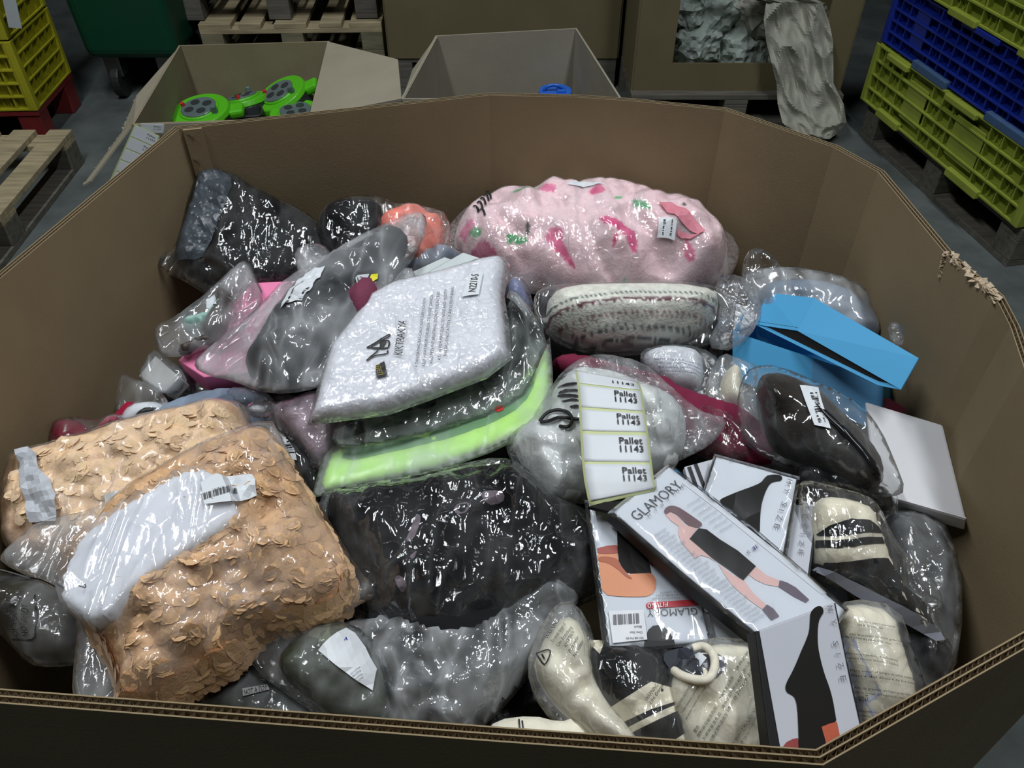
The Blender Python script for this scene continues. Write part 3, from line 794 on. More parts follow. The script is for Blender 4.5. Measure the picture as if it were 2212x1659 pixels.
    def bars(s, a, b, up, m, n_=26, off=.0034, parent=None, seed=1):
        A, Bq, U = s.local([a, b, up]); r = random.Random(seed); st = []; Fc = []; x = 0
        ws = [r.choice((1, 1, 2, 3)) for _ in range(n_*2)]; tot = sum(ws)
        for i, w in enumerate(ws):
            if i % 2 == 0:
                k = len(st); x0, x1 = x/tot, (x+w)/tot
                st += [A+(Bq-A)*x0, A+(Bq-A)*x1, A+(Bq-A)*x1+(U-A), A+(Bq-A)*x0+(U-A)]; Fc.append((k, k+1, k+2, k+3))
            x += w
        off = max(off, .0034)
        return s.lay('barcode', np.array(st), Fc, m, off, parent)
    def line(s, pts, w, m, off=.001, name='stroke', parent=None):
        """a drawn stroke of constant width (metres)"""
        P = s.local(pts); P = np.array(spline([(*p, 0) for p in P], 5))[:, :2]; L = []; 
        for i, p in enumerate(P):
            d = P[min(i+1, len(P)-1)]-P[max(0, i-1)]; d /= np.linalg.norm(d)+1e-9; nn = np.array([-d[1], d[0]])*w/2; L += [p+nn, p-nn]
        Fc = [(2*i, 2*i+1, 2*i+3, 2*i+2) for i in range(len(P)-1)]
        return s.lay(name, np.array(L), Fc, m, off, parent)
    def film(s, outline, T, R, m, wr=(('c', .007, 13, .5, .5), ('c', .003, 36, .9, .7)), step=.006, over=.002, base=None, name='plastic_bag', B=None, sm=1, hold=True, z0=0.0):
        base = base or (s.H if s.T else None)
        return s.cushion(name, outline, T*.28, min(R, .045), m, B=B if B is not None else .002, wr=wr, step=step, base=base, over=over, sm=sm, hold=hold, z0=z0)
def petals(it, outline, n_, r, col, seed=1, lift=.35):
    """overlapping round scraps of cloth sewn all over a garment"""
    rs_ = np.random.RandomState(seed); P = it.pl.poly(outline, it.T*.5); lo, hi = P.min(0), P.max(0); st = []
    while len(st) < n_:
        q = lo+(hi-lo)*rs_.rand(400, 2); st += list(q[pip(q, P)])
    st = np.array(st[:n_]); h = it.H(st); e_ = .004
    gx_ = (it.H(st+[e_, 0])-it.H(st-[e_, 0]))/(2*e_); gy_ = (it.H(st+[0, e_])-it.H(st-[0, e_]))/(2*e_)
    V = []; Fc = []; C = []
    for i in range(n_):
        if h[i] <= .002: continue
        a0 = rs_.rand()*6.28; R_ = r*(.65+.6*rs_.rand()); tl = lift*(.3+rs_.rand()); k = len(V); td = np.array([math.cos(a0), math.sin(a0)])
        c = np.array(col)*(.90+.18*rs_.rand())*np.array([1, .98+.03*rs_.rand(), .93+.12*rs_.rand()])
        for j in range(11):
            if j == 0: d = np.zeros(2); z = .003
            else:
                t = j*math.pi/5; d = np.array([math.cos(t), math.sin(t)])*R_*(.92+.12*rs_.rand()); z = 0
            u = d@td; hh_ = h[i]+gx_[i]*d[0]+gy_[i]*d[1]+z+u*tl+.0005
            V.append((st[i][0]+d[0], st[i][1]+d[1], hh_)); C.append(c)
        Fc += [(k, k+1+j, k+1+(j+1) % 10) for j in range(10)]
    V = np.array(V); o = mesh('petals', clamp(it.pl.world(V[:, :2], V[:, 2])), Fc, mat('petal_cloth', col, .95, .1, 60, .0008, 300, attr=True, sheen=.2, spec=.1), it.e, True, np.array(C)); o['kind'] = 'stuff'; return o
def pn_lines(it, rows, m, parent=None):
    for tx, a, b, up in rows: it.text(tx, a, b, up, m, parent=parent)

# film and cloth materials
F_clear = film('clear_film', .10, .35, .07, crinkle=.0018, cscale=52)
F_shiny = film('shiny_film', .03, .5, .05, crinkle=.0020, cscale=46, stretch=(1, .4, 1))
F_milky = film('milky_film', .22, .25, .14, crinkle=.0018, cscale=16)
F_mid = film('thin_milky_film', .11, .3, .09, crinkle=.0016, cscale=26)
F_frost = film('frosted_film', .42, .15, .22, crinkle=.0014, cscale=12)
F_fine = film('fine_crinkled_film', .07, .40, .06, crinkle=.0015, cscale=80)
F_smooth = film('smooth_film', .035, .30, .05, crinkle=.0006, cscale=14)
def cloth(nm, c, bump=.0006, bs=400, rough=.9, **k): return mat(nm, c, rough, .10, 40, bump, bs, spec=.2, **k)
black_c = cloth('black_cloth', (.010, .010, .011)); dark_c = cloth('charcoal_cloth', (.020, .021, .024)); navy_c = cloth('slate_cloth', (.030, .036, .045))
# ---------------------------------------------------------------- the bulk of black-bagged goods at the bottom
bulk = mat('black_bag_plastic', (.012, .012, .013), .32, .1, 20, .004, 26, spec=.5)
rb = random.Random(11)
gx = [(-.36, .46), (-.02, .42), (.33, .50), (-.40, .79), (-.04, .76), (.32, .80), (-.30, 1.03), (.02, 1.05), (.30, 1.02)]
for i, (x, y) in enumerate(gx):
    bm = bmesh.new(); bmesh.ops.create_icosphere(bm, subdivisions=5, radius=1); V = np.array([v.co[:] for v in bm.verts]); Fc = [tuple(v.index for v in f.verts) for f in bm.faces]; bm.free()
    V = np.sign(V)*np.abs(V)**.62
    w = 1+.05*ridge(V[:, 0]*2+i, V[:, 1]*2+V[:, 2]-i, 3)
    ht = (.295 if i < 3 else .315)
    P = V*w[:, None]*np.array([.145, .125 if i < 6 else .09, ht])+np.array([x, y, ZB+.012+ht*1.02])
    P = clamp(P); P[:, 2] = np.maximum(P[:, 2], ZB+.009)
    o = mesh('black_goods_bag', P, Fc, bulk, None); tag(o, 'plain black plastic sack buried at the bottom of the heap', 'bag', 'buried black sacks')
# ================================================================ far side of the heap
# black garment leaning in the far left corner
it = Item('bagged_garment', 'black garment in shiny clear bag leaning in the far left corner', 'clothing bag', PL(320, 350, 730, 640, -.07, -.10, -.19), (520, 520))
it.cushion('garment', [(440, 358), (490, 362), (540, 405), (600, 435), (670, 470), (725, 520), (728, 560), (690, 600), (640, 628), (540, 640), (450, 618), (375, 575), (385, 520), (400, 450), (418, 385)], .035, .05, black_c, wr=(('v', .006, 10, .6, .6),))
it.decal('sheen_patch', cr(300, 330, 2.91, [(400, 90), (520, 100), (600, 190), (545, 330), (430, 640), (330, 690), (210, 690), (240, 580), (330, 330)]), mat('slate_sheen', (.06, .075, .09), .35, .3, 20, .003, 30), .0026, .005, sm=1)  # sheen on the black bag, put in as a patch of slate colour
it.film([(432, 350), (470, 348), (500, 372), (520, 392), (560, 415), (620, 436), (680, 470), (722, 512), (737, 558), (705, 604), (660, 640), (560, 650), (450, 640), (400, 608), (360, 590), (318, 568), (345, 545), (375, 540), (395, 475), (410, 400)], .042, .06, F_shiny, wr=(('c', .009, 12, .8, .4), ('c', .004, 34, 1.2, .6)))
# smaller black one
it = Item('bagged_garment', 'small black fluffy garment in clear bag against the far wall', 'clothing bag', PL(690, 420, 870, 590, -.10, -.10, -.17), (780, 510))
it.cushion('garment', [(690, 470), (700, 452), (730, 432), (800, 428), (830, 450), (840, 560), (760, 600), (725, 575), (690, 510)], .03, .04, cloth('black_fleece', (.008, .008, .009), .003, 260), wr=(('f', .004, 22, 0, 1),))
it.film([(685, 468), (705, 440), (738, 424), (810, 420), (865, 442), (850, 570), (760, 612), (722, 585), (684, 515)], .034, .04, F_shiny)
# coral garment
it = Item('bagged_garment', 'bright coral orange garment folded in a clear bag', 'clothing bag', PL(800, 430, 970, 600, -.11, -.11, -.17), (890, 510))
it.cushion('garment', [(812, 492), (835, 462), (880, 448), (910, 447), (932, 468), (958, 466), (962, 540), (920, 580), (880, 590), (850, 560), (830, 520)], .035, .045, cloth('coral_cloth', (.95, .30, .22), .0008, 150), wr=(('v', .006, 16, .8, .5), ('f', .003, 30, 0, 1)))
it.film([(800, 480), (790, 440), (860, 438), (925, 446), (970, 462), (975, 540), (925, 590), (870, 600), (820, 560)], .038, .045, F_clear)
# grey-blue printed bag and white tissue behind the white pack
it = Item('bagged_garment', 'slate blue garment bag peeping out below the coral garment', 'clothing bag', PL(860, 530, 1010, 640, -.15, -.15, -.19), (930, 570))
it.cushion('garment', [(860, 560), (900, 535), (960, 530), (1010, 560), (960, 610), (870, 610)], .03, .03, cloth('slate_blue_cloth', (.12, .15, .24)))
it.film([(850, 560), (895, 530), (965, 522), (1020, 560), (960, 620), (860, 615)], .033, .03, F_milky)
it = Item('folded_tissue', 'off-white folded tissue sheets showing behind the white pack', 'paper', PL(840, 540, 1050, 640, -.125, -.115, -.145), (920, 590))
tis = mat('tissue_white', (.62, .68, .68), .7, .05)
for k, q in enumerate(([(905, 600), (1000, 545), (1045, 560), (1000, 600), (915, 622)], [(842, 645), (870, 612), (890, 618), (908, 632), (880, 650)], [(862, 600), (960, 555), (975, 560), (895, 606)])):
    it.slab('sheet', q, .004, tis, .001, off=.006*(2-k))
# ---------------------------------------------------------------- floral blanket
pk = srgb(250, 222, 226)
def bl_col(vo, col, h):
    v = fbm(vo[:, 0]*7+3, vo[:, 1]*7, 2); w = np.clip(-v*1.2, 0, 1)[:, None]
    return col*(1-w*.12)+np.array(srgb(240, 180, 195))*w*.12
DK = srgb(232, 96, 150); MD = srgb(243, 150, 185); GR = srgb(120, 190, 140); DG = srgb(90, 90, 90)
fB = lambda pts: cr(900, 370, 2.949, pts)
sh = [(fB([(815, 400), (850, 370), (910, 375), (940, 420), (935, 455), (1000, 500), (1020, 550), (950, 510), (880, 470), (830, 440)]), DK),
      (fB([(1100, 140), (1150, 120), (1190, 150), (1195, 185), (1150, 195), (1105, 170)]), DK), (fB([(750, 85), (850, 80), (895, 110), (880, 145), (820, 130), (770, 100)]), MD), (fB([(270, 300), (310, 280), (370, 290), (375, 330), (310, 360), (275, 350)]), MD),
      (fB([(310, 430), (380, 400), (440, 410), (520, 465), (480, 490), (400, 495), (330, 470)]), DK), (fB([(1150, 340), (1230, 340), (1320, 390), (1400, 420), (1410, 510), (1370, 510), (1330, 450), (1250, 400), (1170, 370)]), DK), (fB([(1250, 430), (1285, 430), (1270, 480), (1245, 475)]), DK),
      (fB([(1700, 445), (1740, 440), (1790, 530), (1740, 530), (1710, 490)]), DK), (fB([(600, 110), (700, 105), (740, 125), (690, 150), (620, 135)]), GR), (fB([(565, 395), (620, 385), (690, 405), (720, 430), (650, 435), (610, 420), (590, 440)]), GR),
      (fB([(1250, 215), (1290, 200), (1315, 215), (1270, 235)]), GR), (fB([(1360, 235), (1420, 245), (1460, 270), (1490, 305), (1420, 290), (1380, 270)]), GR), (fB([(850, 620), (895, 620), (880, 670), (850, 660)]), GR), (fB([(680, 690), (800, 670), (790, 700), (720, 730), (670, 710)]), GR),
      (fB([(590, 640), (650, 650), (640, 690), (590, 670)]), DK), (fB([(1320, 590), (1360, 580), (1350, 620), (1310, 615)]), GR), (fB([(320, 350), (380, 330), (420, 370), (370, 385)]), GR), (fB([(690, 350), (725, 345), (720, 400), (700, 400)]), DG), (fB([(1680, 265), (1710, 275), (1700, 300), (1680, 290)]), DG)]
it = Item('fleece_blanket', 'large pale pink fleece blanket with cherry print in clear bag', 'blanket', PL(960, 400, 1600, 640, -.165, -.165, -.215), (1270, 520))
fl_m = mat('pink_fleece', pk, .95, .05, 50, .0016, 300, attr=True, sheen=.3, spec=.1)
ol = [(990, 560), (978, 520), (1000, 475), (1050, 440), (1150, 420), (1250, 416), (1350, 424), (1440, 446), (1520, 480), (1565, 520), (1572, 560), (1555, 605), (1480, 636), (1330, 640), (1180, 625), (1060, 600)]
it.cushion('fleece', ol, .075, .12, fl_m, B=.05, wr=(('v', .020, 6, .6, .45), ('c', .012, 9, 2.2, .5), ('v', .006, 15, .2, .4)), step=.004, paint=(pk, sh), colorfn=bl_col)
it.film([(952, 540), (962, 500), (990, 462), (1045, 428), (1150, 408), (1280, 404), (1380, 416), (1470, 446), (1545, 486), (1600, 530), (1590, 580), (1560, 618), (1440, 645), (1280, 650), (1120, 632), (1020, 602), (960, 570)], .08, .10, F_clear, wr=(('c', .005, 7, 2.3, .4), ('c', .002, 22, .5, .5)), step=.006)
it.lift = .003
it.card('barcode_label', fB([(1545, 300), (1655, 325), (1640, 450), (1530, 430)]), .0004, white_l); it.bars(*fB([(1560, 420), (1570, 318), (1620, 425)]), ink, 14); it.lift = 0
it.card('care_tag', fB([(1540, 205), (1620, 205), (1840, 385), (1790, 410), (1660, 300)]), .0003, mat('pink_tag', (.75, .25, .32), .6)); it.card('size_tag', fB([(1660, 380), (1800, 405), (1740, 440), (1660, 415)]), .0003, MATS['pink_tag'])
for k, (x, y) in enumerate(((360, 230), (385, 205), (405, 180), (425, 160), (400, 250), (440, 145))):
    it.line(fB([(x, y), (x+18, y-8), (x+30, y+14), (x+34, y+34)]), .0035, ink, .001, 'printed_mark')
it.decal('handle_hole', fB([(955, 85), (1040, 72), (1150, 72), (1200, 85), (1120, 95), (1010, 92)]), white_l, .001, .01)
# ---------------------------------------------------------------- striped knit blanket rolled in clear bag
cream_k = srgb(240, 240, 230)
def knit_col(vo, col, h):
    A = it.k0; ax = it.ka; L = np.linalg.norm(ax); ax = ax/L; ay = np.array([-ax[1], ax[0]])
    x = (vo-A)@ax; y = ((vo-A)@ay+.012*((x/L-.5)*2)**2)*1.4
    def band(y0, hw, c, per=0, duty=.5, a=1.0):
        w = np.clip(1-(np.abs(y-y0)/hw)**3, 0, 1)
        if per: w = w*((np.mod(x/per+.15*np.floor((y-y0)/hw), 1) < duty)*1.0)
        col[:] = col*(1-(w*a)[:, None])+np.array(c)*(w*a)[:, None]
    grn = srgb(70, 92, 88); pur = srgb(110, 55, 75); ros = srgb(165, 125, 130); dk = srgb(60, 65, 75)
    band(.050, .0045, grn, .007, .6); band(.034, .0040, pur, .006, .8); band(.028, .002, pur, .005, .5)
    band(.006, .0045, ros, .009, .5); band(-.002, .002, ros, .007, .4, .8)
    band(-.020, .0045, grn, .010, .55); band(-.012, .0015, grn, .009, .4); band(-.036, .003, dk, .006, .8); band(-.044, .0025, ros); band(-.051, .003, dk, .006, .7)
    return col
it = Item('knit_blanket', 'cream knit blanket with green and purple stripes, rolled in clear bag', 'blanket', PL(1170, 610, 1570, 760, -.155, -.155, -.205), (1370, 680))
it.k0 = it.pl.poly([(1180, 688)], .05)[0]; it.ka = it.pl.poly([(1560, 668)], .05)[0]-it.k0
it.cushion('knit', [(1178, 690), (1185, 640), (1230, 622), (1330, 618), (1460, 618), (1545, 632), (1552, 668), (1535, 712), (1470, 744), (1370, 756), (1290, 757), (1225, 738), (1190, 718)], .055, .075, mat('cream_knit', cream_k, .95, .12, 90, .004, 260, attr=True, spec=.1), B=.05, wr=(('f', .003, 25, 0, 1),), step=.0035, paint=(cream_k, []), colorfn=knit_col)
it.film([(1150, 650), (1165, 622), (1225, 612), (1330, 606), (1470, 606), (1560, 620), (1590, 650), (1580, 700), (1560, 740), (1480, 758), (1370, 770), (1280, 768), (1210, 748), (1176, 720), (1158, 690)], .058, .07, F_smooth, wr=(('c', .0025, 12, 1.5, .3), ('f', .0015, 30, 0, 1)), step=.006)
# clutter of thin film behind and right of the knit blanket
it = Item('empty_plastic_bag', 'crumpled clear plastic bag sparkling beside the blanket against the wall', 'plastic bag', PL(1560, 535, 1700, 620, -.12, -.12, -.16), (1630, 580))
it.film([(1600, 600), (1610, 545), (1640, 532), (1680, 560), (1700, 600), (1660, 640), (1600, 640)], .03, .03, F_shiny, wr=(('c', .014, 22, .3, .8),), B=.01)
it = Item('empty_plastic_bag', 'loose clear bag twisted between knit blanket and blue boxes', 'plastic bag', PL(1500, 590, 1640, 760, -.15, -.15, -.19), (1580, 680))
it.film([(1540, 600), (1600, 590), (1650, 640), (1640, 700), (1590, 760), (1520, 750), (1560, 680)], .03, .03, F_fine, wr=(('c', .012, 20, .3, .8),), B=.01)
# big pale film bag behind the blue boxes
it = Item('bagged_garment', 'pale blue-grey garment in milky bag behind the blue boxes', 'clothing bag', PL(1600, 580, 1950, 740, -.145, -.12, -.20), (1760, 640))
it.cushion('garment', [(1640, 620), (1700, 600), (1810, 610), (1880, 660), (1920, 720), (1860, 760), (1700, 720), (1640, 680)], .03, .04, cloth('ice_blue_cloth', (.20, .25, .32)), wr=(('v', .006, 12, .3, .5),))
it.film([(1600, 600), (1625, 582), (1700, 574), (1800, 590), (1860, 612), (1905, 660), (1930, 690), (1955, 712), (1940, 745), (1880, 770), (1700, 730), (1620, 680)], .036, .06, F_milky, wr=(('c', .008, 11, .4, .4), ('f', .002, 40, 0, 1)))
it = Item('empty_plastic_bag', 'scrap of clear film under the far end of blue lid', 'plastic bag', PL(1900, 690, 1960, 760, -.10, -.10, -.13), (1930, 720))
it.film([(1915, 700), (1935, 694), (1956, 712), (1950, 750), (1925, 745)], .012, .02, F_fine, wr=(('c', .008, 30, .3, .8),), B=.01)

# ---------------------------------------------------------------- blue boxes
bl_top = mat('sky_blue_card', srgb(78, 170, 222), .6, .03, 10); bl_shade = mat('sky_blue_card_shaded', srgb(90, 150, 195), .65, .05, 10)  # second blue: same card, with the front's shade put into its colour
e = empty('box_lid', pw(1760, 700, -.15), 'bright sky blue box lid tipped up on top of the blue box', 'box')
b0, b1, b2, b3 = pw(1759, 644, -.125), pw(1985, 774, -.105), pw(1946, 842, -.135), pw(1723, 715, -.155); a0, a1 = pw(1658, 633, -.155), pw(1631, 701, -.185)
dv_ = ((a0-b0)+(a1-b3))/2; c1, c2 = b1+dv_*.45, b2+dv_*.40
for nm, q in (('top_panel', (b0, b1, b2, b3)), ('end_panel', (b0, b3, a1, a0)), ('end_panel', (b1, c1, c2, b2)), ('side_panel', (b0, a0, c1, b1)), ('bottom_panel', (a0, a1, c2, c1))):
    thick_quad([clamp([p])[0] for p in q], .002, nm, bl_top, e)
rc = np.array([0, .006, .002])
thick_quad([clamp([p+rc])[0] for p in (b3, b2, c2, a1)], .002, 'dark_gap_panel', mat('gap_shade_black', (.01, .01, .01), .6), e)  # black sheet added in the lid's open front to make its gap dark
e = empty('blue_box', pw(1740, 800, -.25), 'open sky blue box base under the tipped lid', 'box')
f0, f1 = pw(1584, 717, -.19), pw(1905, 822, -.175); dn = np.array([0, -.045, -.050]); bk = np.array([.055, .10, .0])
g0, g1 = f0+bk, f1+bk*.6
thick_quad([f0, f0+(f1-f0)*.555, f0+(f1-f0)*.555+dn, f0+dn], .002, 'front_panel', bl_top, e)
thick_quad([f0+(f1-f0)*.555, f1, f1+dn, f0+(f1-f0)*.555+dn], .002, 'front_panel', bl_shade, e)
thick_quad([f0, f0+dn, g0+dn, g0], .002, 'end_panel', bl_top, e); thick_quad([f1, clamp([g1])[0], clamp([g1+dn])[0], f1+dn], .002, 'end_panel', bl_top, e)
thick_quad([g0, g0+dn, g1+dn, g1], .002, 'back_panel', bl_top, e); thick_quad([f0+dn, f1+dn, g1+dn, g0+dn], .002, 'bottom_panel', bl_top, e)
it = Item('pink_box', 'small dusty pink box wedged below the blue lid', 'box', PL(1880, 850, 1960, 900, -.20, -.19, -.21), (1920, 875))
it.slab('carton', [(1890, 852), (1925, 862), (1957, 882), (1950, 900), (1885, 885)], .03, mat('dusty_pink_card', srgb(205, 85, 110), .6))
it = Item('white_card', 'piece of white card under film left of the blue lid', 'card', PL(1580, 650, 1640, 720, -.185, -.18, -.20), (1600, 680))
it.slab('sheet', [(1590, 655), (1633, 668), (1628, 700), (1585, 715)], .004, white_l)

# white flat box
wb_m = mat('white_box_card', (.66, .66, .68), .6, .03, 10)
it = Item('white_box', 'flat white cardboard box by the right wall', 'box', P3((1878, 867, -.185), (2050, 914, -.165), (2088, 1122, -.185)), (1980, 990))
it.slab('carton', [(1868, 866), (2050, 914), (2088, 1122), (1890, 1066)], .026, wb_m, .003)
it.card('lid_edge', [(1893, 1064), (2086, 1121), (2087, 1124), (1893, 1068)], .0012, wb_m)
# ================================================================ left side of the heap
it = Item('black_goods_bag', 'black plastic-wrapped item between white carton and pink box', 'clothing bag', PL(340, 790, 430, 890, -.24, -.24, -.27), (380, 840))
it.cushion('garment', [(350, 830), (400, 780), (440, 800), (440, 870), (380, 890), (340, 870)], .03, .03, black_c); it.film([(345, 830), (400, 772), (450, 800), (450, 880), (380, 900), (335, 875)], .032, .03, F_shiny)
# pink box
pkc = mat('pink_card', srgb(240, 130, 175), .6, .03, 10); pkd = mat('deep_pink_card', srgb(215, 85, 125), .6, .03, 10)
it = Item('pink_box', 'bright pink shoe-size carton under the frosted bag at left', 'box', P3((545, 612, -.165), (640, 606, -.165), (400, 790, -.20)), (520, 700))
it.slab('carton', [(545, 610), (640, 606), (560, 800), (440, 815), (384, 778)], .055, pkc, .002)
it = Item('olive_bag', 'small olive brown bagged item below the pink carton', 'clothing bag', PL(400, 810, 540, 880, -.25, -.25, -.27), (450, 850))
it.cushion('garment', [(400, 830), (440, 815), (520, 840), (500, 880), (410, 880)], .02, .03, cloth('olive_brown_cloth', (.07, .06, .035))); it.film([(395, 825), (440, 808), (530, 838), (510, 890), (405, 890)], .024, .03, F_clear)
# dark green piece with a barcode tag
it = Item('green_folder', 'dark green card with white barcode tag behind the pink carton', 'card', PL(530, 560, 650, 620, -.165, -.16, -.19), (590, 595))
it.slab('sheet', [(540, 606), (590, 574), (610, 600), (605, 612), (545, 614)], .006, mat('bottle_green_card', (.01, .11, .065), .5))
it.card('barcode_tag', [(583, 572), (614, 558), (638, 603), (595, 608)], .0005, white_l); it.bars((604, 600), (600, 568), (618, 594), ink, 9)
# sandals in clear bag
it = Item('bagged_sandals', 'brown sandals with mint straps in a milky bag at far left', 'shoe bag', PL(330, 560, 560, 780, -.15, -.14, -.185), (450, 680))
br = mat('brown_leather', (.055, .040, .035), .5, .15, 30, .001, 120)
it.cushion('sandal', cr(300, 330, 2.91, [(400, 1120), (430, 1050), (500, 950), (490, 900), (520, 860), (570, 870), (590, 950), (580, 1040), (520, 1150), (430, 1200)]), .020, .02, br, hold=True)
it.cushion('sandal', cr(300, 330, 2.91, [(230, 1240), (330, 1190), (420, 1150), (500, 1160), (480, 1200), (380, 1210), (300, 1280)]), .014, .015, br, hold=False)
it.cushion('strap', cr(300, 330, 2.91, [(285, 1080), (340, 1050), (420, 1040), (500, 960), (590, 900), (570, 960), (470, 1050), (400, 1110), (290, 1130)]), .022, .015, mat('mint_satin', (.30, .50, .44), .4, .1, 40, .002, 60), hold=False)
it.card('size_label', cr(300, 330, 2.91, [(430, 940), (480, 900), (495, 960), (430, 985)]), .0004, white_l)
it.film([(333, 728), (338, 700), (372, 688), (420, 655), (480, 600), (520, 560), (543, 572), (552, 600), (572, 640), (556, 680), (500, 735), (440, 755), (395, 772), (345, 770)], .032, .035, F_mid, wr=(('c', .009, 12, .9, .4), ('f', .003, 30, 0, 1)))
# small white carton in film
it = Item('small_white_box', 'small square white carton in film against the left wall', 'box', P3((335, 765, -.20), (388, 800, -.205), (300, 830, -.22)), (340, 810))
it.slab('carton', [(335, 768), (388, 815), (355, 848), (298, 812)], .03, mat('off_white_card', (.46, .46, .45), .6), .002)
it.film([(328, 752), (345, 762), (398, 800), (392, 824), (352, 856), (292, 818)], .004, .02, F_milky, B=.03, over=.002, wr=(('c', .003, 20, .3, .8),), base=lambda st: np.zeros(len(st)))
# slip-on shoe
it = Item('bagged_shoe', 'red and white slip-on shoe with black inside, in clear bag', 'shoe', PL(240, 860, 370, 930, -.23, -.225, -.25), (300, 895))
red_c = cloth('crimson_cloth', srgb(165, 30, 62))
it.cushion('sole', [(262, 925), (268, 895), (290, 872), (330, 866), (362, 878), (372, 892), (330, 915), (290, 935)], .02, .02, mat('white_rubber', (.75, .78, .82), .4), B=.02)
it.cushion('insole', [(292, 926), (300, 902), (318, 882), (345, 878), (368, 890), (330, 912), (300, 930)], .024, .015, mat('black_rubber', (.02, .02, .02), .5), hold=False, z0=.003)
it.cushion('upper', [(232, 938), (240, 905), (262, 895), (285, 868), (300, 870), (284, 900), (268, 925), (250, 940)], .03, .02, red_c, hold=False)
it.film([(250, 900), (252, 850), (258, 812), (270, 806), (290, 818), (330, 832), (352, 850), (372, 880), (378, 900), (330, 922), (280, 945), (230, 950), (215, 930)], .034, .03, F_mid, wr=(('c', .008, 14, .9, .5),))
it = Item('bagged_garment', 'crimson red knotted garment in clear bag by the left wall', 'clothing bag', PL(105, 900, 270, 975, -.215, -.215, -.235), (180, 940))
it.cushion('garment', [(112, 968), (112, 930), (132, 910), (165, 906), (190, 926), (205, 940), (240, 905), (268, 898), (262, 925), (215, 955), (180, 985), (120, 985)], .035, .035, red_c, wr=(('v', .010, 18, .5, .6),))
it.film([(103, 975), (100, 925), (125, 905), (170, 898), (205, 908), (250, 890), (272, 900), (262, 935), (205, 975), (130, 990)], .038, .035, F_clear, wr=(('c', .006, 18, .5, .6),))
it = Item('bagged_garment', 'pale grey-blue garment behind the tan fluffy ones', 'clothing bag', PL(280, 835, 600, 960, -.225, -.22, -.25), (420, 890))
it.cushion('garment', [(268, 950), (300, 925), (340, 888), (400, 860), (470, 842), (520, 838), (560, 850), (590, 880), (580, 940), (500, 960), (350, 990)], .03, .05, cloth('pale_blue_cloth', srgb(140, 155, 175)), wr=(('v', .005, 10, .5, .5),))
it.film([(480, 850), (525, 832), (570, 842), (598, 870), (585, 900), (520, 900)], .032, .03, F_clear, base=None)
# ---------------------------------------------------------------- lilac and black bags left of centre
it = Item('bagged_garment', 'black garment with rounded barcode label left of the green pack', 'clothing bag', PL(560, 890, 720, 1090, -.235, -.235, -.26), (650, 1010))
it.cushion('garment', [(560, 900), (640, 890), (700, 940), (720, 1040), (710, 1090), (660, 1090), (600, 1000)], .03, .04, black_c, wr=(('v', .006, 12, .5, .5),)); it.film([(550, 890), (645, 880), (710, 935), (730, 1050), (712, 1100), (650, 1100), (590, 1000)], .034, .04, F_shiny)
it.card('barcode_label', cr(0, 820, 2.242, [(1310, 235), (1360, 240), (1430, 350), (1440, 395), (1330, 400), (1300, 300)]), .0004, white_l); it.bars(*cr(0, 820, 2.242, [(1360, 285), (1405, 365), (1385, 275)]), ink, 9)
it = Item('bagged_garment', 'dusty lilac garment in crinkled film left of the white pack', 'clothing bag', PL(540, 840, 740, 1010, -.19, -.175, -.22), (650, 910))
lil = cloth('lilac_cloth', srgb(190, 172, 184))
it.cushion('garment', [(575, 880), (640, 858), (700, 845), (745, 880), (740, 950), (700, 1000), (672, 992), (640, 945), (600, 912)], .02, .04, lil, wr=(('v', .005, 14, .5, .5),))
it.film([(545, 880), (575, 866), (610, 868), (690, 836), (752, 870), (752, 960), (704, 1012), (678, 1012), (655, 970), (600, 930), (570, 905)], .024, .04, F_fine, wr=(('c', .006, 16, 2.2, .4),))
it = Item('empty_plastic_bag', 'small twist of clear film with white scrap above tan bag', 'plastic bag', PL(530, 860, 590, 910, -.18, -.18, -.2), (560, 885))
it.cushion('paper_scrap', [(532, 885), (550, 872), (580, 880), (575, 895), (545, 893)], .006, .01, white_l)
it.film([(528, 880), (555, 862), (590, 866), (600, 885), (570, 905), (540, 900)], .016, .02, F_fine, wr=(('c', .01, 30, .3, .8),), B=.008)
# ---------------------------------------------------------------- long slate garment in frosted bag
it = Item('bagged_garment', 'long dark slate hooded garment in frosted bag with barcode label', 'clothing bag', P3((430, 790, -.15), (900, 470, -.095), (800, 640, -.12)), (650, 680))
it.cushion('garment', [(520, 800), (560, 730), (640, 620), (720, 560), (800, 520), (862, 496), (885, 515), (870, 560), (820, 610), (800, 660), (760, 720), (712, 775), (660, 820), (590, 830)], .028, .05, dark_c, wr=(('v', .014, 8, .9, .5), ('c', .008, 16, 1.4, .5)), label='dark slate hooded garment')
it.cushion('garment', [(740, 640), (790, 610), (830, 620), (810, 690), (770, 700)], .03, .03, cloth('plum_cloth', (.20, .05, .09)), hold=False, label='plum red fold of cloth')
it.film([(418, 795), (425, 770), (500, 715), (560, 660), (615, 600), (690, 560), (760, 518), (830, 484), (902, 455), (925, 470), (915, 520), (885, 570), (850, 610), (845, 650), (800, 700), (775, 760), (735, 815), (690, 838), (620, 852), (560, 846), (500, 822), (450, 812)], .036, .05, film('frosted_grey_film', .20, .20, .13, crinkle=.0018, cscale=20), wr=(('c', .009, 9, .9, .45), ('c', .002, 24, 2.3, .6)))
Lq = cr(560, 560, 5.53, [(560, 190), (790, 95), (735, 230), (640, 350), (515, 515), (265, 600)]); it.card('barcode_label', Lq, .0004, white_l)
it.bars(*cr(560, 560, 5.53, [(310, 580), (520, 290), (340, 570)]), ink, 14); it.bars(*cr(560, 560, 5.53, [(480, 500), (590, 350), (515, 500)]), ink, 7, seed=4)
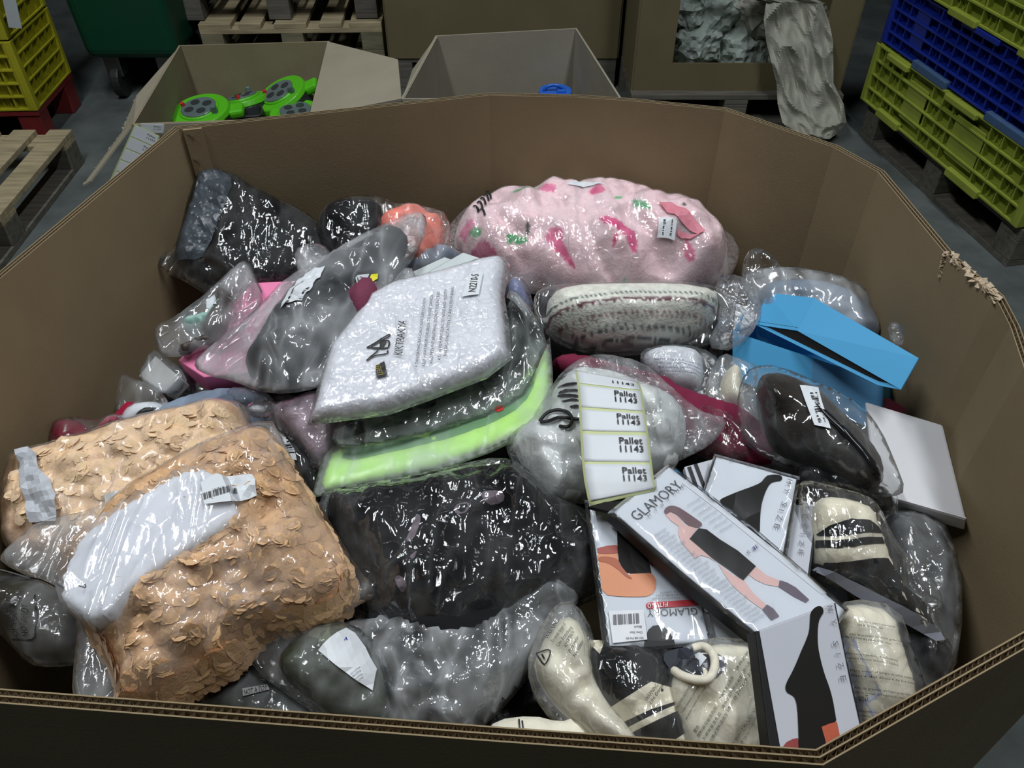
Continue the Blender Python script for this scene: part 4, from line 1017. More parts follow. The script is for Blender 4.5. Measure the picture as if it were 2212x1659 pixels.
it.card('white_tag', cr(560, 560, 5.53, [(1155, 245), (1180, 210), (1320, 200), (1275, 300), (1180, 325)]), .0004, white_l); it.text('12', *cr(560, 560, 5.53, [(1190, 310), (1260, 290), (1180, 250)]), ink)
it.card('yellow_tag', cr(560, 560, 5.53, [(1320, 260), (1340, 200), (1420, 190), (1420, 250), (1360, 290)]), .0006, mat('bright_yellow_card', (.85, .8, .02), .5))
it = Item('empty_plastic_bag', 'rounded translucent film flap on top of the black corner garment', 'plastic bag', PL(620, 520, 730, 610, -.115, -.11, -.13), (680, 560))
it.film([(635, 540), (665, 524), (700, 528), (718, 550), (700, 600), (660, 610), (640, 580)], .012, .02, F_milky, wr=(('c', .006, 22, .9, .5),), B=.006)
it = Item('empty_plastic_bag', 'long clear film strip lying between slate garment and white pack', 'plastic bag', P3((870, 560, -.10), (800, 760, -.12), (760, 740, -.12)), (840, 650))
it.film([(850, 600), (885, 570), (905, 610), (860, 680), (815, 750), (770, 790), (735, 820), (745, 780), (790, 700)], .012, .03, F_milky, wr=(('c', .008, 14, 1.0, .3),), B=.004)

# ---------------------------------------------------------------- white pack, black film bag, lime pack
lime = cloth('lime_cloth', srgb(186, 232, 128), .0005, 300)
it = Item('bagged_garment', 'flat lime green garment in a matt zip bag with red dot', 'clothing bag', P3((1187, 735, -.165), (1150, 940, -.185), (690, 1065, -.21)), (950, 960))
it.cushion('garment', [(1183, 745), (1186, 830), (1180, 870), (1160, 915), (1060, 965), (940, 1010), (800, 1040), (700, 1060), (694, 1040), (716, 980), (760, 960), (950, 930), (1100, 850)], .006, .015, lime, sm=0, wr=(('v', .003, 9, .3, .4), ('f', .001, 30, 0, 1)), step=.005)
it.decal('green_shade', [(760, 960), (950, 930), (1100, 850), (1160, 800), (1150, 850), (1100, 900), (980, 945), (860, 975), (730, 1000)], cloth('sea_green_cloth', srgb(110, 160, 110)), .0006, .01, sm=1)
it.decal('red_dot', [(1068, 885), (1075, 879), (1086, 878), (1090, 884), (1082, 891), (1070, 892)], mat('red_dot_ink', (.75, .04, .02), .5), .0022, .01, sm=1)
it.film([(1188, 728), (1194, 800), (1196, 880), (1172, 925), (1060, 978), (960, 1014), (800, 1050), (672, 1076), (690, 1010), (712, 950), (950, 900), (1100, 820)], .014, .02, film('matt_bag_film', .24, .05, .3, crinkle=.0006, cscale=8), wr=(('c', .002, 10, .3, .4),), sm=0)
it = Item('bagged_garment', 'black garment in grey crinkled film between white and lime packs', 'clothing bag', P3((1100, 640, -.125), (1180, 740, -.15), (730, 950, -.175)), (1000, 860))
it.cushion('garment', [(722, 955), (728, 925), (790, 890), (900, 850), (1080, 800), (1085, 640), (1110, 650), (1150, 700), (1130, 780), (1080, 820), (960, 870), (850, 905), (790, 935)], .016, .02, black_c, wr=(('v', .003, 12, .4, .4),))
it.film([(716, 962), (722, 915), (800, 880), (900, 845), (1085, 790), (1090, 620), (1130, 640), (1188, 735), (1165, 780), (1150, 840), (1080, 890), (960, 925), (850, 955), (760, 968)], .02, .04, film('sea_grey_film', .17, .3, .08, tint=(.72, .80, .78), crinkle=.0018, cscale=40), wr=(('c', .007, 12, .35, .35), ('f', .002, 40, 0, 1)))
it = Item('bagged_garment', 'lavender garment in clear bag just right of the white pack', 'clothing bag', PL(1085, 600, 1150, 700, -.16, -.16, -.18), (1115, 650))
it.cushion('garment', [(1090, 615), (1120, 600), (1145, 640), (1140, 690), (1100, 700)], .02, .025, cloth('lavender_cloth', srgb(120, 130, 170))); it.film([(1088, 600), (1125, 592), (1152, 640), (1150, 700), (1095, 705)], .022, .025, F_fine)
it = Item('white_pack', 'white quilted garment pack printed with black logo and text', 'clothing bag', P3((1080, 562, -.095), (1095, 775, -.12), (680, 905, -.15)), (900, 740))
wp = mat('white_padded_film', (.80, .81, .86), .38, .03, 10, .0015, 90, coat=.6)
it.cushion('pack', [(798, 645), (850, 617), (960, 590), (1040, 566), (1083, 560), (1095, 575), (1084, 640), (1092, 700), (1098, 772), (1050, 812), (930, 857), (840, 890), (672, 914), (684, 870), (702, 800), (716, 755), (760, 700)], .018, .02, wp, sm=0, wr=(('r', .0016, 26, .4, .35), ('f', .0008, 60, 0, 1), ('r', .002, 9, 1.7, .5)), step=.0045)
it.film([(792, 640), (850, 610), (960, 583), (1040, 560), (1088, 553), (1102, 572), (1090, 640), (1100, 700), (1106, 776), (1052, 818), (930, 865), (840, 897), (664, 920), (676, 870), (696, 800), (708, 752), (754, 695)], .026, .025, F_fine, sm=0, over=.0012, wr=(('c', .002, 20, .4, .35),), step=.006)
cW = lambda *p: cr(780, 580, 5.925, p)
for tx, a, b, up in (('THIS BAG IS NOT A TOY KEEP AWAY FROM BABIES', (1195, 260), (1100, 1155), (1155, 255)), ('A THIN FILM MAY CLING TO NOSE AND MOUTH', (1108, 300), (1025, 1200), (1065, 300)), ('AND PREVENT BREATHING. DO NOT USE IN CRIBS', (1015, 325), (920, 1245), (972, 325)), ('KEEP AWAY FROM CHILDREN. TO AVOID DANGER', (930, 360), (825, 1275), (885, 360)), ('A THIN DRYING BAG CAN CAUSE SUFFOCATION', (838, 400), (728, 1285), (795, 400))):
    it.text(tx, *cW(b, a, (b[0]-40, b[1])), ink)
it.text('KIKTRAKYA', *cW((530, 1140), (590, 700), (425, 1125)), ink)
it.card('size_label', cW((1395, 80), (1565, 60), (1510, 350), (1290, 380)), .0003, white_l)
it.text('N2210-S', *cW((1470, 320), (1510, 95), (1375, 320)), ink, .0018)
for q in ([(75, 1020), (365, 850)], [(365, 850), (350, 890), (130, 1015), (350, 1025)], [(75, 1020), (170, 1025), (350, 1020)], [(350, 1020), (355, 935), (200, 960)], [(260, 900), (250, 1030)], [(225, 1045), (70, 1185)], [(70, 1185), (190, 1120), (335, 1095), (338, 1060)]): it.line(cW(*q), .0022, ink)
for q in ([(300, 905), (265, 1020)], [(320, 940), (280, 1025)]): it.line(cW(*q), .0026, ink)
it.card('black_patch', cW((195, 1265), (305, 1205), (340, 1385), (205, 1420)), .0004, ink); it.text('LEBEN', *cW((290, 1380), (250, 1250), (225, 1390)), mat('gold_ink', (.35, .30, .05), .5), .002)
# ================================================================ middle and right of the heap
it = Item('bagged_garment', 'burgundy red garment in bag between white garment and brown hat', 'clothing bag', PL(1420, 820, 1660, 1010, -.20, -.19, -.225), (1560, 920))
bur = cloth('burgundy_cloth', srgb(122, 40, 66), .0008, 120)
it.cushion('garment', [(1190, 775), (1250, 765), (1330, 790), (1440, 815), (1470, 838), (1540, 862), (1600, 880), (1660, 930), (1680, 1000), (1620, 1010), (1540, 990), (1470, 960), (1400, 880), (1300, 820), (1200, 805)], .02, .03, bur, wr=(('v', .004, 14, .3, .4),))
it.film([(1480, 900), (1540, 880), (1610, 930), (1640, 990), (1600, 1008), (1530, 996), (1490, 975)], .024, .03, F_shiny, wr=(('c', .006, 18, .5, .6),))
it = Item('bagged_garment', 'white garment in clear bag printed with small dark warning text', 'clothing bag', PL(1380, 745, 1540, 870, -.19, -.19, -.215), (1450, 800))
it.cushion('garment', [(1385, 780), (1400, 755), (1470, 750), (1515, 765), (1520, 810), (1510, 850), (1460, 838), (1420, 815)], .022, .03, cloth('white_cloth', (.74, .76, .80)), wr=(('v', .004, 16, .9, .5),))
it.film([(1378, 770), (1400, 748), (1480, 742), (1540, 760), (1570, 800), (1575, 850), (1520, 870), (1450, 845), (1400, 815)], .025, .03, F_fine)
for k, tx in enumerate(('WARNING TO AVOID DANGER OF', 'SUFFOCATION KEEP THIS BAG AWAY', 'FROM BABIES AND CHILDREN. DO NOT', 'USE IN CRIBS BEDS CARRIAGES')):
    it.text(tx, (1412+4*k, 783+9*k), (1512, 795+9*k), (1413+4*k, 777+9*k), mat('blue_ink', (.05, .06, .14), .5))
it = Item('black_slipper', 'small black rounded item showing through film by the knit blanket', 'shoe', PL(1510, 700, 1570, 800, -.205, -.20, -.22), (1540, 750))
it.cushion('upper', [(1528, 730), (1535, 700), (1555, 700), (1566, 735), (1560, 780), (1545, 795), (1528, 785)], .03, .02, cloth('brown_black_cloth', (.018, .014, .012)))
it.cushion('lining', [(1532, 738), (1540, 715), (1555, 716), (1560, 740), (1550, 760), (1538, 758)], .031, .01, mat('black_rubber', (.02, .02, .02), .5), hold=False)
it = Item('bagged_garment', 'cream wrapped item in milky bag left of the brown hat', 'clothing bag', PL(1520, 770, 1640, 900, -.185, -.18, -.21), (1580, 840))
it.cushion('garment', [(1553, 850), (1558, 820), (1572, 795), (1598, 788), (1604, 815), (1606, 850), (1612, 880), (1590, 885), (1560, 870)], .025, .03, cloth('cream_wool', srgb(232, 226, 205), .002, 150))
it.film([(1520, 850), (1535, 800), (1560, 760), (1600, 775), (1640, 790), (1630, 860), (1650, 920), (1590, 905), (1540, 885)], .03, .04, F_mid, wr=(('c', .008, 16, .3, .8), ('f', .003, 40, 0, 1)))
# brown fluffy hat
it = Item('bagged_hat', 'dark brown fluffy hat in clear bag with a white barcode label', 'hat', P3((1640, 800, -.125), (1790, 850, -.115), (1880, 1060, -.165)), (1760, 930))
bc = cloth('dark_brown_fleece', (.030, .023, .018), .002, 260, sheen=.15)
it.cushion('hat', [(1632, 850), (1640, 815), (1670, 803), (1710, 812), (1770, 840), (1830, 900), (1880, 950), (1910, 1000), (1905, 1045), (1880, 1062), (1820, 1040), (1740, 1005), (1680, 985), (1655, 950), (1645, 900)], .045, .06, bc, B=.03, wr=(('f', .004, 20, 0, 1),), step=.005)
it.cushion('strap', [(1740, 860), (1758, 858), (1830, 915), (1900, 990), (1912, 1040), (1890, 1045), (1850, 990), (1780, 920)], .052, .02, mat('black_satin', (.012, .012, .014), .2, .1, 20), hold=False)
it.film([(1590, 880), (1600, 820), (1625, 790), (1680, 788), (1780, 830), (1860, 870), (1905, 930), (1935, 1000), (1958, 1060), (1930, 1075), (1860, 1070), (1760, 1030), (1650, 990), (1600, 950)], .05, .07, film('smoky_film', .05, .30, .06, crinkle=.0012, cscale=20), wr=(('c', .007, 9, 2.5, .4), ('f', .003, 30, 0, 1)))
it.card('barcode_label', cr(1480, 550, 2.552, [(633, 722), (735, 735), (805, 962), (715, 942)]), .0004, white_l); it.bars(*cr(1480, 550, 2.552, [(740, 930), (690, 760), (778, 925)]), ink, 16)
# ---------------------------------------------------------------- white garment with rope cord and printed stripes
it = Item('bagged_garment', 'white garment with dark stripes in a clear bag under the label strip', 'clothing bag', PL(1090, 780, 1540, 1110, -.165, -.165, -.21), (1300, 940))
wcl = cloth('soft_white_cloth', (.72, .74, .73), .001, 120)
it.cushion('garment', [(1100, 955), (1130, 925), (1190, 900), (1190, 850), (1215, 815), (1260, 800), (1330, 810), (1420, 845), (1470, 880), (1485, 930), (1470, 1000), (1430, 1030), (1330, 1060), (1262, 1085), (1200, 1095), (1165, 1060), (1130, 1010)], .05, .09, wcl, B=.03, wr=(('v', .008, 6, .9, .5), ('f', .003, 14, 0, 1)), step=.005)
cC = lambda *p: cr(1060, 740, 3.456, p)
for q in ([(470, 300), (520, 290), (560, 250), (590, 240)], [(480, 360), (540, 320), (640, 305), (655, 320), (560, 335)], [(500, 380), (570, 350), (655, 355), (655, 375), (600, 370), (510, 395)], [(495, 400), (560, 390), (655, 400), (655, 418), (580, 412), (500, 420)], [(525, 440), (590, 425), (655, 430), (655, 448), (600, 445), (530, 452)], [(580, 485), (655, 468), (655, 498), (600, 500)]):
    it.decal('printed_stripe', cC(*q), mat('dark_grey_print', (.035, .035, .035), .6), .0022, .008, sm=1)
it.film([(1090, 965), (1096, 940), (1140, 905), (1180, 850), (1215, 800), (1262, 768), (1320, 766), (1390, 782), (1440, 825), (1490, 872), (1530, 895), (1572, 904), (1560, 935), (1530, 965), (1490, 985), (1450, 1005), (1420, 1045), (1340, 1075), (1270, 1090), (1220, 1085), (1165, 1118), (1150, 1085), (1120, 1030)], .052, .07, F_clear, wr=(('c', .008, 9, .6, .5), ('c', .004, 26, 2.0, .6)))
pts = [tuple(it.local(cC(q))[0]) for q in ((375, 590), (400, 600), (450, 590), (520, 575), (585, 585), (600, 610), (570, 635), (520, 640))]
for a_, seg in ((0, [(365, 595), (385, 570), (430, 530), (500, 515), (570, 530), (605, 575), (600, 615), (570, 640), (515, 635)]), (1, [(370, 602), (430, 600), (500, 575), (560, 572), (615, 580), (655, 585)])):
    P = it.local(cC(*seg)); W_ = clamp(it.pl.world(P, it.H(P)+.003)); tube('cord', spline(W_, 6), .0022, mat('black_cord', (.012, .012, .012), .6), it.e)
# ---------------------------------------------------------------- strip of pallet labels: a bent paper ribbon lying on the white garment
it = Item('label_strip', 'strip of five white pallet labels lying over the white garment', 'labels', P3((1255, 880, -.105), (1390, 890, -.105), (1335, 1080, -.125)), (1325, 960))
Lx = [(1242, 800), (1247, 830), (1251, 880), (1253, 932), (1257, 998), (1262, 1040), (1270, 1080), (1276, 1095)]
Rx = [(1380, 826), (1387, 845), (1393, 890), (1400, 935), (1408, 1000), (1413, 1040), (1418, 1052), (1415, 1060)]
hh = [-.022, .000, .004, .005, .005, .004, .000, -.004]
def strip_at(t, x):
    t = min(max(t, 0), len(Lx)-1.0001); i = int(t); f_ = t-i
    f2 = f_*f_*(3-2*f_)*.0+f_
    l = np.array(Lx[i])*(1-f2)+np.array(Lx[i+1])*f2; r = np.array(Rx[i])*(1-f2)+np.array(Rx[i+1])*f2; h = hh[i]*(1-f_)+hh[i+1]*f_+.003*math.sin(x*3)
    p = l*(1-x)+r*x; return it.pl.world([it.pl.hit(p[0], p[1], h)], h)[0]
def ribbon(name, t0, t1, x0, x1, off, m, nx=6, nt=8, parent=None):
    V = []; 
    for a in range(nt+1):
        for b in range(nx+1):
            V.append(strip_at(t0+(t1-t0)*a/nt, x0+(x1-x0)*b/nx)+it.pl.n*off)
    Fc = [(a*(nx+1)+b, (a+1)*(nx+1)+b, (a+1)*(nx+1)+b+1, a*(nx+1)+b+1) for a in range(nt) for b in range(nx)]
    o = mesh(name, V, Fc, m, parent or it.e, True); q = o.modifiers.new('solid', 'SOLIDIFY'); q.thickness = .0004; q.offset = 1; return o
ribbon('backing_strip', 0, 6.95, 0, 1, 0, yellow_l, 8, 40)
segs = [(.12, .80), (.98, 2.02), (2.14, 3.02), (3.14, 4.0), (4.14, 5.95)]
# rows follow the photo: borders at y 835, 880/892, 933/938, 999, 1060
tt = [(.0, .92), (1.02, 1.98), (2.08, 2.98), (3.08, 3.98), (4.1, 6.3)]
for k, (t0, t1) in enumerate(tt):
    lab = ribbon('label', t0+.02, t1, .035, .965, .0006, white_l, 6, 8)
    for li, tx in enumerate(('Pallet', '11143')):
        V, Fc = text_mesh(tx, thin=.014); w = V[:, 0].max(); rows_ = t1-t0
        y0 = t0+rows_*((.36, .66)[li] if k < 4 else (.235, .42)[li]); hgt = rows_*(.25 if k < 4 else .16)
        P = []
        for q in V:
            t_ = y0-q[1]/.75*hgt
            P.append(strip_at(t_, .56+.34*q[0]/w)+it.pl.n*.0024)
        if k == 0 and li == 0: continue
        mesh('lettering', P, Fc, ink, lab, False)
# ---------------------------------------------------------------- hosiery packs
pack_w = mat('pack_white', (.68, .72, .78), .45, .02, 10); pack_g = mat('pack_silver_grey', (.52, .54, .60), .45, .03, 10); blk_s = mat('pack_black', (.008, .008, .009), .5, .05, 10, spec=.3)
skin_o = mat('orange_skin_print', srgb(225, 150, 110), .4, .05, 12, spec=.3); skin_r = mat('red_skin_print', srgb(170, 85, 75), .4, .05, 12, spec=.3); skin_d = mat('deep_orange_print', srgb(178, 98, 66), .4, .05, 12, spec=.3)
skin_p = mat('pale_skin_print', srgb(225, 190, 185), .4, .04, 12, spec=.3); hair = mat('mauve_hair_print', srgb(120, 95, 100), .4, .1, 60, spec=.3); sock = mat('mauve_sock_print', srgb(110, 100, 112), .4, spec=.3); redp = mat('red_band_print', srgb(205, 45, 60), .4, spec=.3)
faint = mat('faint_grey_ink', (.34, .36, .40), .6); leg_b = mat('black_leg_print', (.009, .008, .007), .6, spec=.2)
cM = lambda *p: cr(1400, 1000, 4.147, p)
cN = lambda *p: cr(1260, 1140, 5.927, p)
cQ = lambda *p: cr(1600, 1300, 4.62, p)
GAR = 'hosiery packets'
PK = Item('hosiery_packet', 'grey packet edges showing behind the burgundy garment, leftmost of the packets', 'packet', P3((1480, 1000, -.165), (1550, 990, -.165), (1500, 1070, -.175)), (1510, 1030), GAR)
PK.slab('card', [(1478, 1008), (1552, 988), (1528, 1075), (1492, 1062)], .010, pack_g); PK.decal('black_edge', [(1484, 1010), (1492, 1008), (1508, 1052), (1502, 1060)], blk_s); PK.decal('black_edge', [(1498, 1004), (1506, 1002), (1524, 1050), (1518, 1056)], blk_s)
PK = Item('hosiery_packet', 'packet with black leg half hidden behind the large leg packet', 'packet', P3((1700, 1060, -.165), (1765, 1090, -.16), (1740, 1240, -.18)), (1730, 1150), GAR)
PK.slab('card', [(1690, 1060), (1766, 1094), (1744, 1262), (1660, 1200)], .010, pack_g); PK.slab('black_rim', [(1763, 1092), (1769, 1096), (1747, 1266), (1741, 1258)], .012, blk_s)
PK.decal('leg_print', cM((1320, 335), (1345, 320), (1378, 340), (1375, 368), (1340, 378), (1318, 370)), leg_b, .001, .01, sm=1)
for tx, p in zip('MYSIZE', ((1430, 390), (1415, 470), (1395, 560), (1385, 640), (1375, 720), (1370, 800))): a = cM((p[0]-16, p[1]-16), (p[0]-24, p[1]+20), (p[0]+24, p[1]-4)); PK.text(tx, *a, ink_g)
PK = Item('hosiery_packet', 'silver grey packet with a large black pointed leg and wide spaced lettering', 'packet', P3((1549, 987, -.150), (1722, 1035, -.145), (1690, 1200, -.17)), (1620, 1090), GAR)
PK.slab('card', [(1546, 986), (1722, 1035), (1690, 1212), (1495, 1140)], .012, pack_w); PK.slab('black_rim', [(1719, 1034), (1725, 1037), (1693, 1216), (1687, 1208)], .014, blk_s); PK.slab('black_rim', [(1544, 985), (1549, 987), (1498, 1142), (1492, 1138)], .014, blk_s)
PK.decal('leg_print', cM((640, 330), (730, 290), (830, 250), (930, 215), (1010, 180), (1040, 140), (1070, 112), (1130, 106), (1180, 110), (1205, 135), (1190, 165), (1140, 168), (1095, 185), (1060, 240), (1030, 320), (1010, 400), (1002, 520), (1000, 640), (930, 610), (850, 560), (760, 480), (700, 420), (650, 360)), leg_b, .001, .02, sm=1)
for tx, p in zip('MYSIZE', ((1262, 170), (1240, 250), (1215, 370), (1190, 425), (1175, 490), (1150, 570))): a = cM((p[0]-18, p[1]-18), (p[0]-28, p[1]+22), (p[0]+30, p[1]-4)); PK.text(tx, *a, ink_g)
PK.film([(1543, 980), (1728, 1030), (1698, 1218), (1492, 1146)], .003, .01, F_smooth, sm=0, wr=(('c', .002, 16, 2.5, .4),), step=.008)
# packet with the orange picture
PK = Item('hosiery_packet', 'packet with orange close-up picture, red band and round black notch', 'packet', P3((1290, 1120, -.150), (1480, 1120, -.150), (1420, 1395, -.185)), (1400, 1250), GAR)
PK.slab('card', [(1272, 1086), (1468, 1086), (1532, 1386), (1318, 1404)], .014, pack_w); PK.slab('black_side', [(1266, 1086), (1272, 1086), (1318, 1404), (1309, 1400)], .016, blk_s)
PK.decal('black_panel', cN((435, -320), (430, 0), (437, 250), (455, 430), (520, 560), (600, 590), (870, 580), (840, 430), (780, 230), (720, 100), (700, -320)), leg_b, .0008, .02)
PK.decal('picture', cN((175, 270), (300, 235), (430, 228), (445, 420), (500, 560), (570, 640), (640, 670), (560, 595), (720, 590), (868, 580), (920, 640), (932, 740), (905, 830), (830, 880), (700, 888), (480, 885), (250, 860), (215, 620)), skin_o, .0010, .02, sm=1)
PK.decal('picture', cN((175, 268), (300, 235), (430, 228), (440, 330), (300, 340), (180, 330)), skin_r, .0014, .02)
PK.decal('picture', cN((185, 380), (300, 370), (440, 400), (470, 480), (560, 590), (640, 668), (560, 650), (420, 520), (300, 450), (195, 440)), skin_d, .0014, .02, sm=1)
PK.decal('picture', cN((780, 230), (860, 260), (1000, 370), (1050, 430), (1040, 500), (930, 490), (868, 500), (830, 380)), skin_d, .0012, .02, sm=1)
PK.decal('red_band', cN((800, 985), (830, 962), (1475, 918), (1503, 995), (830, 1042), (805, 1020)), redp, .0012, .02); PK.text('FIT 50', *cN((1075, 960), (815, 982), (1078, 1018)), white_l, .002)
PK.text('GLAMORY', *cN((1450, 1025), (812, 1052), (1462, 1118)), ink, .0014, thin=-.012)
for k in range(3): PK.text(('40 DEN OPAQUE KNEE HIGHS', 'SOFT OPAQUE KNEE SOCKS', 'ELASTAN EXTRA COMFORT')[k], *cN((1400-5*k, 890-42*k), (870+50*k, 912-40*k), (1402-5*k, 916-42*k)), ink_g)
PK.decal('notch', cN((775, 1530), (790, 1420), (830, 1310), (890, 1258), (960, 1248), (1040, 1275), (1110, 1350), (1160, 1440), (1175, 1505)), blk_s, .0010, .02, sm=0)
PK.card('price_label', cN((320, 1075), (770, 1060), (815, 1440), (375, 1485)), .0003, mat('label_white', (.80, .82, .86), .5)); PK.bars(*cN((705, 1105), (360, 1125), (712, 1235)), ink_g, 18)
for k, tx in enumerate(('Black', 'One Size', '50148 F4.90')): PK.text(tx, *cN((740+12*k, 1262+72*k), (640-50*k, 1266+72*k), (742+12*k, 1292+72*k)), ink_g, .0022)
PK.film([(1262, 1080), (1480, 1080), (1545, 1392), (1304, 1412)], .003, .01, F_smooth, sm=0, wr=(('c', .0018, 12, 1.2, .4),), step=.008)
# packet with the standing model
PK = Item('hosiery_packet', 'long packet with printed model in black dress lying diagonally', 'packet', P3((1330, 1110, -.125), (1448, 1010, -.125), (1740, 1330, -.155)), (1570, 1180), GAR)
PK.slab('card', [(1326, 1106), (1446, 1008), (1640, 1160), (1826, 1318), (1750, 1420), (1640, 1372), (1480, 1240)], .012, pack_w); PK.slab('black_side', [(1318, 1107), (1326, 1106), (1480, 1240), (1640, 1372), (1634, 1380), (1470, 1248)], .018, blk_s)
PK.slab('black_side', [(1446, 1006), (1450, 1008), (1644, 1158), (1830, 1318), (1826, 1320), (1640, 1162)], .013, blk_s)
PK.slab('black_corner', [(1270, 1094), (1392, 1058), (1400, 1070), (1330, 1108), (1312, 1104)], .006, leg_b, off=-.004)
PK.decal('side_text_panel', cM((700, 430), (860, 560), (1200, 830), (1440, 1030), (1600, 1170), (1550, 1180), (1180, 880), (640, 440), (300, 180), (340, 150)), mat('pack_pale', (.72, .75, .80), .35, .02, coat=.5), .0006, .03)
PK.decal('skin', cM((150, 465), (200, 440), (270, 490), (330, 560), (440, 590), (370, 685), (480, 780), (560, 850), (640, 920), (760, 1010), (860, 1060), (940, 1170), (1060, 1275), (1020, 1315), (900, 1230), (760, 1110), (680, 1000), (620, 900), (540, 850), (470, 830), (420, 862), (370, 800), (300, 720), (270, 640), (270, 570), (200, 520)), skin_p, .0008, .02)
PK.decal('skin', cM((900, 1005), (960, 930), (1060, 1010), (1175, 1056), (1165, 1112), (1050, 1092), (960, 1050)), skin_p, .0008, .02)
PK.decal('hair', cM((135, 440), (160, 400), (210, 385), (270, 400), (340, 445), (420, 500), (495, 555), (440, 590), (350, 560), (300, 510), (250, 460), (195, 440), (160, 470)), hair, .0012, .02, sm=1)
PK.decal('dress', cM((368, 685), (450, 590), (520, 600), (640, 690), (800, 790), (963, 930), (848, 1057), (720, 960), (560, 850), (460, 760)), leg_b, .0012, .02)
PK.decal('stocking', cM((1175, 1055), (1240, 1075), (1320, 1120), (1440, 1230), (1408, 1255), (1300, 1200), (1165, 1112)), sock, .0012, .02); PK.decal('stocking', cM((1018, 1318), (1062, 1272), (1120, 1310), (1172, 1378), (1100, 1415)), sock, .0012, .02)
PK.text('GLAMORY', (1377, 1127), (1476, 1052), (1358, 1112), ink, .0014, thin=-.012)
for tx, p in zip('MYSTYLE', ((0, 500), (60, 450), (115, 405), (170, 355), (225, 300), (265, 265), (300, 235))): a = cM((p[0]-2, p[1]+6), (p[0]+22, p[1]-12), (p[0]-16, p[1]-14)); PK.text(tx, *a, ink_g)
rt = random.Random(3)
for k in range(26):
    f0 = k/26; bx, by = 60+f0*900, 640+f0*800; L_ = 120+60*rt.random()
    PK.text(rt.choice(('CONTEMPORARY LEGWEAR', 'ALL SIZES WELCOME', 'OPAQUE SEAMLESS', 'SOFT WAISTBAND', 'PREMIUM MATT FINISH')), *cM((bx, by+35), (bx+L_*.75, by-L_*.42+30), (bx-12, by+14)), faint)
for k in range(7):
    bx, by = 350+k*48, 380+k*38; PK.text('ELASTANE POLYAMID', *cM((bx, by+24), (bx+120, by-46), (bx-10, by+8)), faint)
PK.bars(*cM((940, 800), (985, 770), (920, 770)), mat('violet_ink', (.08, .06, .22), .5), 5)
PK.text('XL', *cM((885, 838), (912, 812), (865, 812)), ink)
PK.film([(1312, 1108), (1446, 1000), (1645, 1152), (1834, 1316), (1756, 1428), (1640, 1384), (1472, 1252)], .003, .01, F_smooth, sm=0, wr=(('c', .0018, 14, .9, .4),), step=.008)
# lower packets
PK = Item('hosiery_packet', 'packet lying under the long diagonal one with its black end showing', 'packet', P3((1540, 1340, -.19), (1640, 1350, -.19), (1620, 1400, -.20)), (1590, 1370), GAR)
PK.slab('card', [(1500, 1325), (1560, 1320), (1648, 1384), (1640, 1405), (1545, 1385)], .010, pack_w); PK.slab('black_side', [(1538, 1378), (1640, 1400), (1642, 1414), (1530, 1390)], .016, blk_s)
PK = Item('hosiery_packet', 'silver grey packet with one tall black leg standing at the front rim', 'packet', P3((1643, 1360, -.105), (1803, 1303, -.105), (1768, 1600, -.145)), (1740, 1470), GAR)
PK.slab('card', [(1640, 1362), (1803, 1302), (1835, 1462), (1866, 1600), (1850, 1640), (1690, 1640)], .016, pack_g); PK.slab('black_side', [(1631, 1363), (1641, 1362), (1691, 1640), (1664, 1630)], .020, blk_s)
PK.slab('black_side', [(1803, 1302), (1805, 1302), (1837, 1462), (1868, 1600), (1866, 1602), (1834, 1462)], .017, blk_s)
PK.decal('leg_print', cQ((690, 110), (730, 60), (780, 38), (818, 62), (822, 110), (795, 150), (772, 200), (762, 300), (765, 440), (790, 570), (830, 720), (880, 850), (915, 980), (940, 1130), (952, 1200), (880, 1215), (800, 1250), (830, 1350), (850, 1430), (840, 1520), (575, 1520), (572, 1300), (560, 1050), (535, 955), (500, 925), (455, 905), (438, 860), (455, 800), (510, 700), (560, 590), (600, 490), (650, 380), (680, 290), (685, 200)), leg_b, .001, .02, sm=1)
PK.decal('orange_print', cQ((800, 1248), (880, 1215), (952, 1198), (990, 1380), (860, 1460)), mat('rust_orange_print', srgb(190, 95, 70), .4, .05, spec=.3), .0014, .02); PK.decal('red_print', cQ((390, 1480), (450, 1400), (510, 1370), (565, 1358), (572, 1520), (400, 1520)), mat('rust_red_print', srgb(150, 70, 70), .4, .05, spec=.3), .0014, .02)
for tx, p in zip('MYSIZE', ((870, 70), (905, 205), (925, 420), (950, 525), (975, 635), (1000, 765))): a = cQ((p[0]-26, p[1]-22), (p[0]-20, p[1]+26), (p[0]+28, p[1]-28)); PK.text(tx, *a, ink_g)
# ================================================================ tan fluffy bundles at left
tan = srgb(226, 186, 142)
def tan_col(vo, col, h):
    a = ridge(vo[:, 0]*26, vo[:, 1]*26, 3); b = fbm(vo[:, 0]*7, vo[:, 1]*7, 3); o = np.array(srgb(196, 142, 86)); p = np.array(srgb(234, 204, 168))
    w = np.clip((.62-a)*2.2+b*.35, 0, 1)[:, None]; v = np.clip(-b, 0, 1)[:, None]*.6
    return (col*(1-w)+o*w)*(1-v)+p*v
tan_m = mat('tan_plush', tan, .95, .10, 60, .003, 150, attr=True, sheen=.2, spec=.1)
it = Item('bagged_garment', 'tan fluffy garment bundle behind, half under the other tan one', 'clothing bag', P3((60, 990, -.19), (500, 880, -.17), (250, 1180, -.215)), (280, 1030))
it.cushion('garment', [(8, 1100), (12, 1040), (35, 992), (75, 978), (130, 965), (280, 916), (400, 886), (470, 868), (515, 876), (534, 905), (540, 950), (600, 1010), (520, 1120), (300, 1230), (100, 1230), (10, 1180)], .045, .07, tan_m, B=.04, wr=(('v', .006, 18, .4, .8), ('f', .004, 34, 0, 1)), step=.0045, paint=(srgb(238, 204, 168), []), colorfn=lambda vo, c, h: .55*c+.45*tan_col(vo, c, h))
